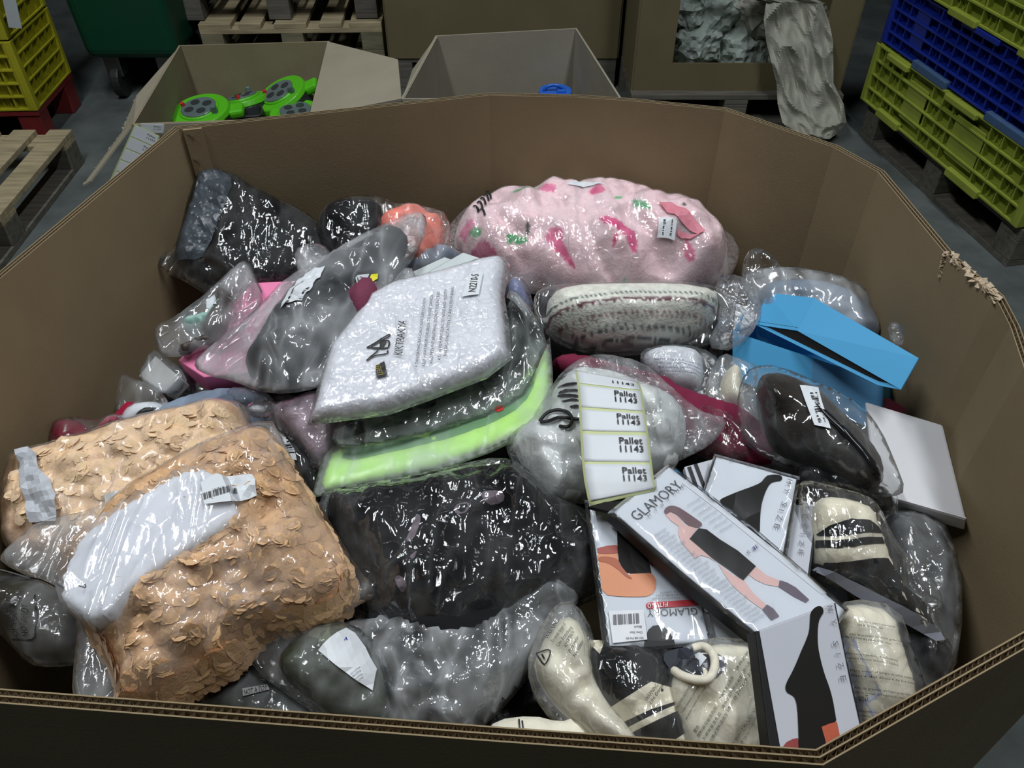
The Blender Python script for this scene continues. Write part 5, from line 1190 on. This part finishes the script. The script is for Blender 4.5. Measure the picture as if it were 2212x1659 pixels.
petals(it, [(30, 1060), (60, 1000), (280, 935), (470, 885), (525, 930), (580, 1010), (400, 1150), (60, 1150)], 3000, .0075, srgb(238, 208, 172), 3, .05)
it.film([(4, 1110), (8, 1040), (30, 982), (75, 968), (130, 956), (280, 906), (400, 878), (475, 860), (524, 868), (544, 905), (550, 950), (610, 1010), (530, 1130), (300, 1240), (100, 1240), (6, 1190)], .047, .07, film('soft_film', .10, .12, .2, crinkle=.0012, cscale=14), wr=(('c', .003, 10, .6, .5),), over=.004)
cT = lambda *p: cr(0, 820, 2.242, p)
it.lift = .004
it.card('milky_strip', cT((75, 345), (140, 330), (180, 360), (190, 430), (250, 490), (275, 560), (275, 690), (150, 695), (120, 560), (105, 430)), .0008, mat('milky_plastic', (.52, .55, .60), .4, .1, 12, .003, 20))
it.card('white_label', cT((510, 560), (585, 540), (560, 600), (515, 605)), .0004, white_l)
it.lift = 0
it = Item('bagged_garment', 'tan fluffy garment bundle in front with white card and barcode label', 'clothing bag', P3((165, 1180, -.14), (600, 930, -.12), (420, 1500, -.20)), (420, 1200))
it.cushion('garment', [(215, 1125), (270, 1065), (340, 1020), (430, 968), (540, 930), (585, 932), (610, 960), (650, 1035), (710, 1130), (758, 1215), (770, 1262), (755, 1310), (700, 1348), (600, 1362), (545, 1390), (515, 1440), (430, 1485), (380, 1522), (310, 1540), (262, 1535), (245, 1440), (190, 1370), (160, 1300), (165, 1200)], .06, .09, tan_m, B=.05, wr=(('v', .006, 22, .4, .85), ('v', .003, 48, .9, .8), ('f', .007, 7, 0, 1)), step=.0035, paint=(tan, []), colorfn=tan_col)
petals(it, [(180, 1200), (270, 1075), (430, 980), (560, 940), (610, 980), (700, 1130), (765, 1250), (750, 1310), (600, 1365), (530, 1430), (400, 1510), (265, 1530), (190, 1380)], 7000, .0075, srgb(228, 188, 144), 5, .16)
it.cushion('folded_paper', [(175, 1290), (215, 1205), (300, 1140), (420, 1068), (470, 1060), (505, 1078), (560, 1165), (520, 1195), (400, 1270), (330, 1325), (290, 1375), (240, 1385), (175, 1340)], .072, .006, mat('white_sheet', (.80, .82, .88), .6, .02, 10), hold=False, sm=0, wr=(('c', .0015, 12, .5, .3),), z0=.001)
_h1 = it.H; _p2 = it.pl.poly([(175, 1290), (215, 1205), (300, 1140), (420, 1068), (470, 1060), (505, 1078), (560, 1165), (520, 1195), (400, 1270), (330, 1325), (290, 1375), (240, 1385), (175, 1340)])
it.H = lambda st: np.where(pip(np.atleast_2d(st), _p2), np.maximum(_h1(st), .0725), _h1(st))
it.film([(155, 1500), (158, 1440), (168, 1350), (150, 1290), (70, 1250), (0, 1215), (2, 1195), (40, 1160), (80, 1125), (215, 1098), (330, 1025), (480, 932), (585, 902), (602, 935), (650, 1025), (715, 1130), (775, 1232), (826, 1282), (765, 1312), (700, 1352), (600, 1372), (540, 1400), (520, 1445), (430, 1492), (380, 1530), (300, 1550), (175, 1545)], .05, .06, film('clear_film_soft', .10, .22, .10, crinkle=.0018, cscale=30), wr=(('c', .008, 7, .55, .35), ('c', .004, 22, .55, .4)), step=.0055, over=.006)
it.card('barcode_label', [(435, 1044), (490, 1032), (545, 1027), (552, 1038), (556, 1072), (500, 1084), (442, 1091)], .0004, white_l); it.bars((442, 1082), (516, 1068), (440, 1068), ink, 30); it.text('LK1PgLR', (462, 1064), (486, 1058), (461, 1058), ink_g)
it.line([(0, 1231), (20, 1236), (60, 1248), (105, 1260), (138, 1270)], .0012, ink, .0015, 'pen_line'); it.line([(170, 1266), (186, 1270), (184, 1262)], .001, ink, .0015, 'pen_line')
# NOT A TOY bag
it = Item('bagged_garment', 'dark olive garment in clear bag with warning text, bottom left corner', 'clothing bag', P3((0, 1260, -.255), (170, 1290, -.255), (100, 1440, -.275)), (90, 1350))
it.cushion('garment', [(0, 1245), (60, 1250), (140, 1262), (175, 1310), (190, 1380), (180, 1420), (100, 1430), (50, 1420), (20, 1380), (-30, 1330)], .03, .04, cloth('dark_olive_cloth', (.045, .042, .03)), wr=(('v', .006, 12, .5, .5),))
it.film([(-20, 1235), (60, 1240), (150, 1255), (185, 1310), (200, 1390), (190, 1435), (110, 1442), (60, 1436), (15, 1385), (-40, 1330)], .034, .04, F_clear)
cU = lambda *p: cr(0, 1200, 5.53, p)
for tx, a, b, up in (('NOT A TOY', (355, 975), (355, 600), (290, 975)), ('OR PLAY PENS', (250, 980), (255, 480), (185, 980)), ('CRIBS BEDS', (160, 900), (170, 500), (100, 900))): it.text(tx, *cU(a, b, up), ink)
it.line(cU((150, 1010), (350, 1015), (400, 1000), (430, 930), (425, 600), (425, 470)), .0014, ink, .001, 'printed_frame')
# ---------------------------------------------------------------- black garments in the centre
it = Item('bagged_garment', 'large black garment in very shiny wrinkled bag in centre foreground', 'clothing bag', P3((740, 1050, -.19), (1240, 1050, -.185), (950, 1320, -.225)), (980, 1170))
blk = black_c
it.cushion('garment', [(700, 1075), (760, 1060), (900, 1040), (1050, 1005), (1130, 1010), (1200, 1080), (1270, 1110), (1310, 1180), (1330, 1260), (1250, 1300), (1130, 1350), (1000, 1400), (860, 1395), (775, 1330), (720, 1200)], .045, .08, blk, B=.04, wr=(('v', .016, 6, .35, .35), ('v', .006, 16, .5, .4)), step=.005)
dl = mat('dusty_lilac_lining', (.20, .16, .19), .8, .1, 20)
for q in ([(670, 470), (700, 400), (730, 320), (760, 330), (740, 400), (720, 450)], [(930, 280), (1010, 255), (1010, 310), (940, 330)], [(1065, 205), (1140, 195), (1200, 215), (1190, 265), (1100, 275)], [(615, 655), (650, 640), (690, 690), (660, 745), (630, 700)], [(690, 545), (740, 505), (720, 560)]):
    it.decal('lilac_trim', cr(600, 980, 2.443, q), dl, .0012, .01, sm=1)
it.film([(680, 1072), (740, 1050), (880, 1028), (1000, 1000), (1080, 985), (1130, 1000), (1180, 1060), (1250, 1090), (1290, 1120), (1340, 1180), (1345, 1270), (1250, 1310), (1130, 1365), (1000, 1412), (850, 1408), (755, 1345), (705, 1200)], .048, .07, F_shiny, wr=(('c', .012, 7, .35, .3), ('c', .007, 18, .5, .35), ('f', .002, 50, 0, 1)), step=.005)
it = Item('bagged_garment', 'grey crinkled film end of a black garment below the lime pack', 'clothing bag', P3((700, 1060, -.185), (1100, 1000, -.18), (850, 1130, -.195)), (880, 1070))
it.film([(672, 1080), (800, 1056), (940, 1022), (1080, 985), (1110, 1000), (1060, 1045), (960, 1075), (860, 1120), (760, 1150), (700, 1130)], .016, .03, F_fine, wr=(('c', .012, 14, .4, .35), ('c', .004, 40, .4, .5)), B=.01)
# crumpled clear bag
it = Item('bagged_garment', 'black garment under a big heap of crumpled clear film at front centre', 'clothing bag', P3((740, 1330, -.215), (1240, 1260, -.205), (950, 1560, -.235)), (960, 1420))
it.cushion('garment', [(770, 1330), (860, 1300), (1000, 1320), (1120, 1310), (1180, 1300), (1200, 1360), (1120, 1500), (1000, 1590), (860, 1580), (800, 1500)], .028, .06, blk, B=.03, wr=(('v', .012, 9, .8, .5),))
it.film([(738, 1345), (780, 1335), (860, 1330), (960, 1380), (1050, 1360), (1090, 1300), (1150, 1255), (1205, 1232), (1235, 1255), (1255, 1290), (1230, 1330), (1180, 1420), (1130, 1480), (1060, 1560), (1000, 1595), (900, 1590), (840, 1580), (810, 1530), (780, 1420)], .045, .06, film('thick_crinkle_film', .26, .7, .06, crinkle=.0026, cscale=44), wr=(('c', .022, 10, 1.1, .6), ('c', .012, 24, .4, .7), ('f', .003, 60, 0, 1)), step=.0045)
# olive garment with square label
it = Item('bagged_garment', 'olive green garment in clear bag with a white square-code label', 'clothing bag', P3((560, 1350, -.20), (820, 1380, -.20), (700, 1560, -.235)), (690, 1460))
ol_c = cloth('army_green_cloth', (.040, .055, .025), .0008, 200)
it.cushion('garment', [(610, 1400), (680, 1350), (730, 1345), (770, 1370), (830, 1440), (860, 1560), (760, 1575), (650, 1500), (600, 1450)], .030, .05, ol_c, wr=(('v', .008, 10, .5, .5),))
it.decal('pale_green_lining', [(660, 1372), (700, 1348), (735, 1345), (760, 1362), (720, 1400), (690, 1380)], cloth('sage_cloth', (.16, .18, .10)), .001, .01, sm=1)
it.film([(512, 1328), (580, 1342), (660, 1345), (730, 1338), (790, 1362), (850, 1440), (880, 1580), (790, 1590), (700, 1560), (620, 1500), (550, 1450), (525, 1390)], .034, .05, F_clear, wr=(('c', .009, 10, .6, .4), ('c', .004, 30, .6, .5)))
cV = lambda *p: cr(600, 980, 2.443, p)
it.card('square_label', [(689, 1405), (749, 1357), (768, 1368), (790, 1398), (815, 1445), (806, 1492), (760, 1462)], .0004, white_l); it.text('A', *cV((345, 1000), (375, 985), (350, 975)), mat('blue_pen', (.03, .05, .4), .5))
for k in range(4): it.text('100% COTTON', *cV((392+10*k, 1168+14*k), (440+6*k, 1130+18*k), (388+10*k, 1160+14*k)), ink_g)
it = Item('bagged_garment', 'dark garment in crinkled film at the front rim below tan bundle', 'clothing bag', P3((460, 1480, -.245), (640, 1500, -.245), (560, 1560, -.26)), (540, 1520))
it.cushion('garment', [(430, 1480), (520, 1440), (640, 1490), (700, 1560), (640, 1590), (440, 1560)], .02, .03, cloth('very_dark_green', (.014, .018, .012))); it.film([(420, 1480), (520, 1430), (650, 1480), (720, 1570), (640, 1600), (430, 1570)], .026, .03, F_clear, wr=(('c', .008, 14, .6, .4),))
it.card('warning_strip', cr(0, 820, 2.242, [(1178, 1495), (1300, 1475), (1310, 1500), (1182, 1532)]), .0003, mat('grey_print_panel', (.3, .3, .3), .5)); it.text('NOT A TOY', *cr(0, 820, 2.242, [(1190, 1525), (1300, 1500), (1188, 1500)]), ink)
# ---------------------------------------------------------------- cream and black striped garments along the front
cream = srgb(238, 232, 212); crm = cloth('cream_cloth', cream, .0006, 300)
stripe_m = mat('striped_cloth', cream, .9, .06, 40, .0006, 300, attr=True, spec=.2)
cX = lambda *p: cr(1200, 1000, 2.518, p)
BK = srgb(34, 34, 34)
it = Item('bagged_garment', 'cream garment in clear bag printed with triangle warning sign', 'clothing bag', P3((1160, 1350, -.185), (1290, 1330, -.185), (1280, 1600, -.22)), (1210, 1470))
it.cushion('garment', [(1150, 1450), (1165, 1400), (1200, 1340), (1240, 1330), (1275, 1380), (1280, 1440), (1300, 1500), (1400, 1620), (1330, 1640), (1260, 1580), (1190, 1520)], .035, .05, crm, wr=(('v', .010, 12, .9, .5), ('f', .004, 24, 0, 1)), step=.005)
it.film([(1135, 1440), (1160, 1370), (1200, 1300), (1245, 1300), (1285, 1370), (1290, 1450), (1320, 1510), (1420, 1630), (1330, 1650), (1250, 1600), (1160, 1530)], .038, .05, F_clear, wr=(('c', .007, 10, .9, .4), ('c', .003, 30, .5, .5)))
it.line([(1158, 1412), (1188, 1406), (1176, 1436), (1158, 1412)], .0014, ink, .0015, 'warning_triangle'); it.line([(1170, 1414), (1175, 1424)], .0016, ink, .0015, 'warning_mark')
for k, tx in enumerate(('WARNING:', 'To avoid danger of', 'Um Erstickung')): it.text(tx, (1182+12*k, 1383+8*k), (1208+14*k, 1342+8*k), (1176+12*k, 1378+8*k), ink)
for k, tx in enumerate(('ADVERTENCIA', 'Para evitar', 'No utilizar')): it.text(tx, (1222+10*k, 1402+10*k), (1240+10*k, 1368+10*k), (1216+10*k, 1397+10*k), ink)
it = Item('bagged_garment', 'black garment with two cream stripes in clear bag at front rim', 'clothing bag', P3((1270, 1400, -.195), (1500, 1440, -.195), (1420, 1620, -.225)), (1400, 1520))
it.cushion('garment', [(1255, 1420), (1290, 1390), (1400, 1390), (1450, 1430), (1490, 1530), (1510, 1640), (1400, 1650), (1330, 1560), (1270, 1500)], .024, .05, cloth('off_black_cloth', BK), wr=(('v', .005, 9, .5, .5),), step=.005)
for q in (((270, 1350), (400, 1265), (520, 1190), (640, 1225), (680, 1290), (520, 1340), (340, 1425), (310, 1400)), ((370, 1450), (560, 1355), (690, 1300), (715, 1325), (560, 1395), (400, 1475)), ((585, 1545), (740, 1445), (800, 1640), (560, 1640)), ((170, 965), (270, 965), (240, 1040))):
    it.decal('cream_band', cX(*q), crm, .0012, .006)
it.film([(1240, 1420), (1285, 1375), (1400, 1370), (1470, 1410), (1510, 1520), (1530, 1650), (1400, 1660), (1310, 1570), (1250, 1510)], .034, .05, F_shiny, wr=(('c', .006, 10, .9, .4), ('c', .003, 30, .5, .5)))
it.text('WARNING:', *cX((495, 1300), (560, 1210), (480, 1285)), ink); it.text('Um Ersticken', *cX((520, 1315), (600, 1190), (508, 1300)), ink)
it = Item('bagged_garment', 'cream garment in clear bag covered with multilingual warning text', 'clothing bag', P3((1470, 1390, -.175), (1680, 1420, -.175), (1600, 1630, -.215)), (1580, 1510))
it.cushion('garment', [(1440, 1500), (1470, 1420), (1530, 1390), (1640, 1395), (1700, 1500), (1730, 1650), (1500, 1660), (1470, 1580)], .03, .05, crm, wr=(('v', .005, 9, .5, .5), ('f', .003, 20, 0, 1)), step=.005)
P = it.local(cX((740, 1010), (800, 1000), (850, 1040), (860, 1110), (830, 1170), (770, 1180), (690, 1160), (640, 1130))); W_ = clamp(it.pl.world(P, it.H(P)+.006)); tube('drawstring', spline(W_, 6), .0042, mat('cream_cord', cream, .8, .1, 200), it.e)
it.decal('dark_facing', cX((570, 1050), (640, 1010), (760, 1000), (900, 1040), (940, 1100), (860, 1190), (720, 1200), (640, 1150)), mat('slate_facing', (.03, .035, .05), .5), .0015, .012, sm=1)
it.decal('white_tag', cX((680, 1080), (780, 1030), (820, 1060), (750, 1150), (710, 1130)), white_l, .003, .012)
it.film([(1425, 1500), (1455, 1410), (1520, 1375), (1650, 1382), (1710, 1500), (1745, 1660), (1500, 1670), (1450, 1590)], .033, .05, F_clear, wr=(('c', .006, 9, .9, .4), ('c', .003, 30, .5, .5)))
cY = lambda *p: cr(1400, 1340, 5.53, p)
for tx, a, b, up in (('ПРЕДУПРЕЖДЕНИЕ', (335, 1075), (500, 800), (310, 1055)), ('Чтобы избежать удушения', (405, 1115), (600, 800), (385, 1095)), ('не используйте этот пакет', (455, 1185), (690, 800), (435, 1165)),
                     ('警告', (560, 1350), (610, 1270), (530, 1320)), ('塑料袋可能很危险', (600, 1400), (825, 1040), (572, 1375)), ('为避免窒息危险', (665, 1440), (870, 1110), (637, 1415)), ('请勿将此塑料袋放在', (730, 1500), (950, 1120), (700, 1475)),
                     ('为避免窒息危险', (865, 960), (1020, 680), (835, 935)), ('请将此塑料袋远离婴儿和儿童', (890, 1060), (1215, 500), (862, 1035)), ('请勿在婴儿床上使用', (950, 1100), (1300, 500), (922, 1075)), ('请将此袋', (1055, 600), (1200, 380), (1030, 580)),
                     ('To avoid suffocation', (250, 610), (540, 330), (230, 590)), ('Do not use in splintering', (300, 680), (560, 440), (282, 660)),
                     ('لتجنب خطر الاختناق يرجى', (1000, 1500), (1360, 900), (975, 1480)), ('إبقاء الكيس بعيدا عن الأطفال', (1080, 1520), (1385, 990), (1055, 1500)), ('تحذير', (880, 1520), (945, 1460), (865, 1505))):
    it.text(tx, *cY(a, b, up), ink, .0016)
it = Item('bagged_garment', 'cream garment roll with faint print just behind the front rim', 'clothing bag', P3((1050, 1560, -.21), (1260, 1570, -.21), (1150, 1620, -.225)), (1150, 1590))
it.cushion('garment', [(1045, 1590), (1070, 1555), (1150, 1545), (1210, 1560), (1240, 1550), (1290, 1600), (1290, 1660), (1050, 1650)], .02, .04, crm, wr=(('v', .005, 12, .9, .5),)); it.line([(1121, 1552), (1124, 1580)], .0015, ink); it.line([(1128, 1555), (1131, 1578)], .0015, ink)
# striped bag at right
it = Item('bagged_garment', 'cream and black striped garment in a clear bag with tape edge at right', 'clothing bag', P3((1760, 1080, -.155), (1900, 1090, -.155), (1950, 1330, -.205)), (1850, 1190))
it.cushion('garment', [(1755, 1090), (1780, 1072), (1840, 1078), (1885, 1098), (1905, 1150), (1925, 1220), (1960, 1280), (2010, 1350), (2000, 1370), (1940, 1330), (1860, 1280), (1760, 1240), (1750, 1160)], .028, .05, crm, wr=(('v', .005, 9, .3, .5),), step=.005)
for q in ([(405, 392), (480, 342), (600, 303), (700, 310), (750, 350), (768, 384), (650, 382), (520, 402), (420, 400)], [(402, 424), (520, 422), (650, 408), (768, 404), (782, 440), (680, 446), (520, 465), (400, 465)], [(395, 550), (520, 545), (680, 525), (800, 520), (850, 600), (1000, 760), (1050, 880), (900, 800), (700, 680), (385, 600)]):
    it.decal('black_band', cr(1600, 1000, 2.518, q), cloth('off_black_cloth', BK), .0012, .006)
it.film([(1720, 1050), (1740, 1035), (1800, 1050), (1870, 1068), (1900, 1090), (1930, 1160), (1970, 1210), (2038, 1275), (2030, 1340), (2052, 1385), (2062, 1408), (2035, 1388), (1960, 1345), (1860, 1290), (1750, 1245), (1735, 1150)], .036, .05, F_shiny, wr=(('c', .008, 9, .4, .4), ('c', .004, 26, .4, .5)))
it.decal('tape_edge', [(1752, 1232), (1765, 1225), (1860, 1265), (1950, 1310), (2030, 1365), (2040, 1382), (2020, 1385), (1940, 1340), (1850, 1290)], mat('silver_tape', (.40, .42, .50), .25, .1, 10), .0015, .012)
it = Item('bagged_garment', 'black shiny bagged garment in shadow between striped bag and brown hat', 'clothing bag', P3((1740, 1010, -.175), (1920, 1060, -.175), (1830, 1090, -.185)), (1830, 1050))
it.cushion('garment', [(1720, 1020), (1760, 1000), (1860, 1030), (1930, 1065), (1930, 1110), (1860, 1090), (1760, 1070)], .02, .03, black_c); it.film([(1710, 1015), (1760, 992), (1870, 1024), (1940, 1060), (1940, 1120), (1860, 1098), (1750, 1080)], .023, .03, F_shiny)
it = Item('bagged_garment', 'black garment in clear film in the shade below the white box', 'clothing bag', P3((1920, 1110, -.215), (2040, 1160, -.21), (1990, 1400, -.24)), (1980, 1240))
it.cushion('garment', [(1900, 1110), (1980, 1110), (2050, 1150), (2070, 1300), (2050, 1460), (1990, 1480), (1950, 1400), (1920, 1250)], .03, .05, black_c, wr=(('v', .008, 9, .3, .5),)); it.film([(1890, 1100), (1990, 1100), (2060, 1145), (2085, 1300), (2060, 1480), (1980, 1500), (1935, 1400), (1905, 1250)], .034, .05, F_clear, wr=(('c', .008, 9, .4, .4), ('c', .004, 26, .4, .5)))
it = Item('bagged_garment', 'cream garment in bag with rows of dark warning text at right front', 'clothing bag', P3((1820, 1320, -.185), (1950, 1340, -.185), (1900, 1540, -.225)), (1890, 1430))
it.cushion('garment', [(1800, 1330), (1840, 1300), (1930, 1320), (1950, 1400), (1985, 1500), (1960, 1560), (1860, 1600), (1830, 1480)], .03, .05, crm, wr=(('v', .006, 9, .8, .5), ('f', .003, 20, 0, 1)), step=.005)
it.decal('white_panel', cQ((1000, 360), (1130, 360), (1190, 500), (1300, 720), (1400, 900), (1450, 1080), (1200, 1230), (1100, 800)), mat('bluish_white_cloth', (.60, .64, .78), .8, .05), .0008, .012)
it.decal('dark_edge', cQ((1560, 200), (1620, 220), (1740, 520), (1840, 840), (1760, 870), (1660, 500)), black_c, .001, .012)
it.film([(1790, 1330), (1835, 1290), (1940, 1308), (1975, 1400), (2010, 1500), (1980, 1560), (1860, 1610), (1820, 1480)], .034, .05, F_clear, wr=(('c', .006, 9, .9, .4), ('c', .003, 30, .5, .5)))
wt = ('Para evitar el peligro de asfixia mantenga', 'fuera del alcance de los bebes', 'Afin de prevenir les risques garder hors', 'de la portee des bebes et des enfants', 'Per evitare pericolo di soffocamento', 'tenere lontano da neonati e bambini')
for k, (x0, y0, x1, y1) in enumerate(((1170, 190, 1530, 245), (1150, 225, 1410, 262), (1070, 320, 1600, 395), (1030, 345, 1490, 420), (1040, 510, 1555, 585), (1045, 555, 1560, 628), (1080, 680, 1720, 765), (1085, 730, 1735, 815), (1110, 850, 1680, 925), (1130, 895, 1640, 965), (1160, 1080, 1395, 1105), (1160, 1125, 1330, 1142))):
    it.text(wt[k % 6], *cQ((x0, y0+16), (x1, y1+16), (x0+3, y0-6)), ink)
it.text('PRINT', *cQ((1140, 1010), (1270, 990), (1130, 950)), ink)
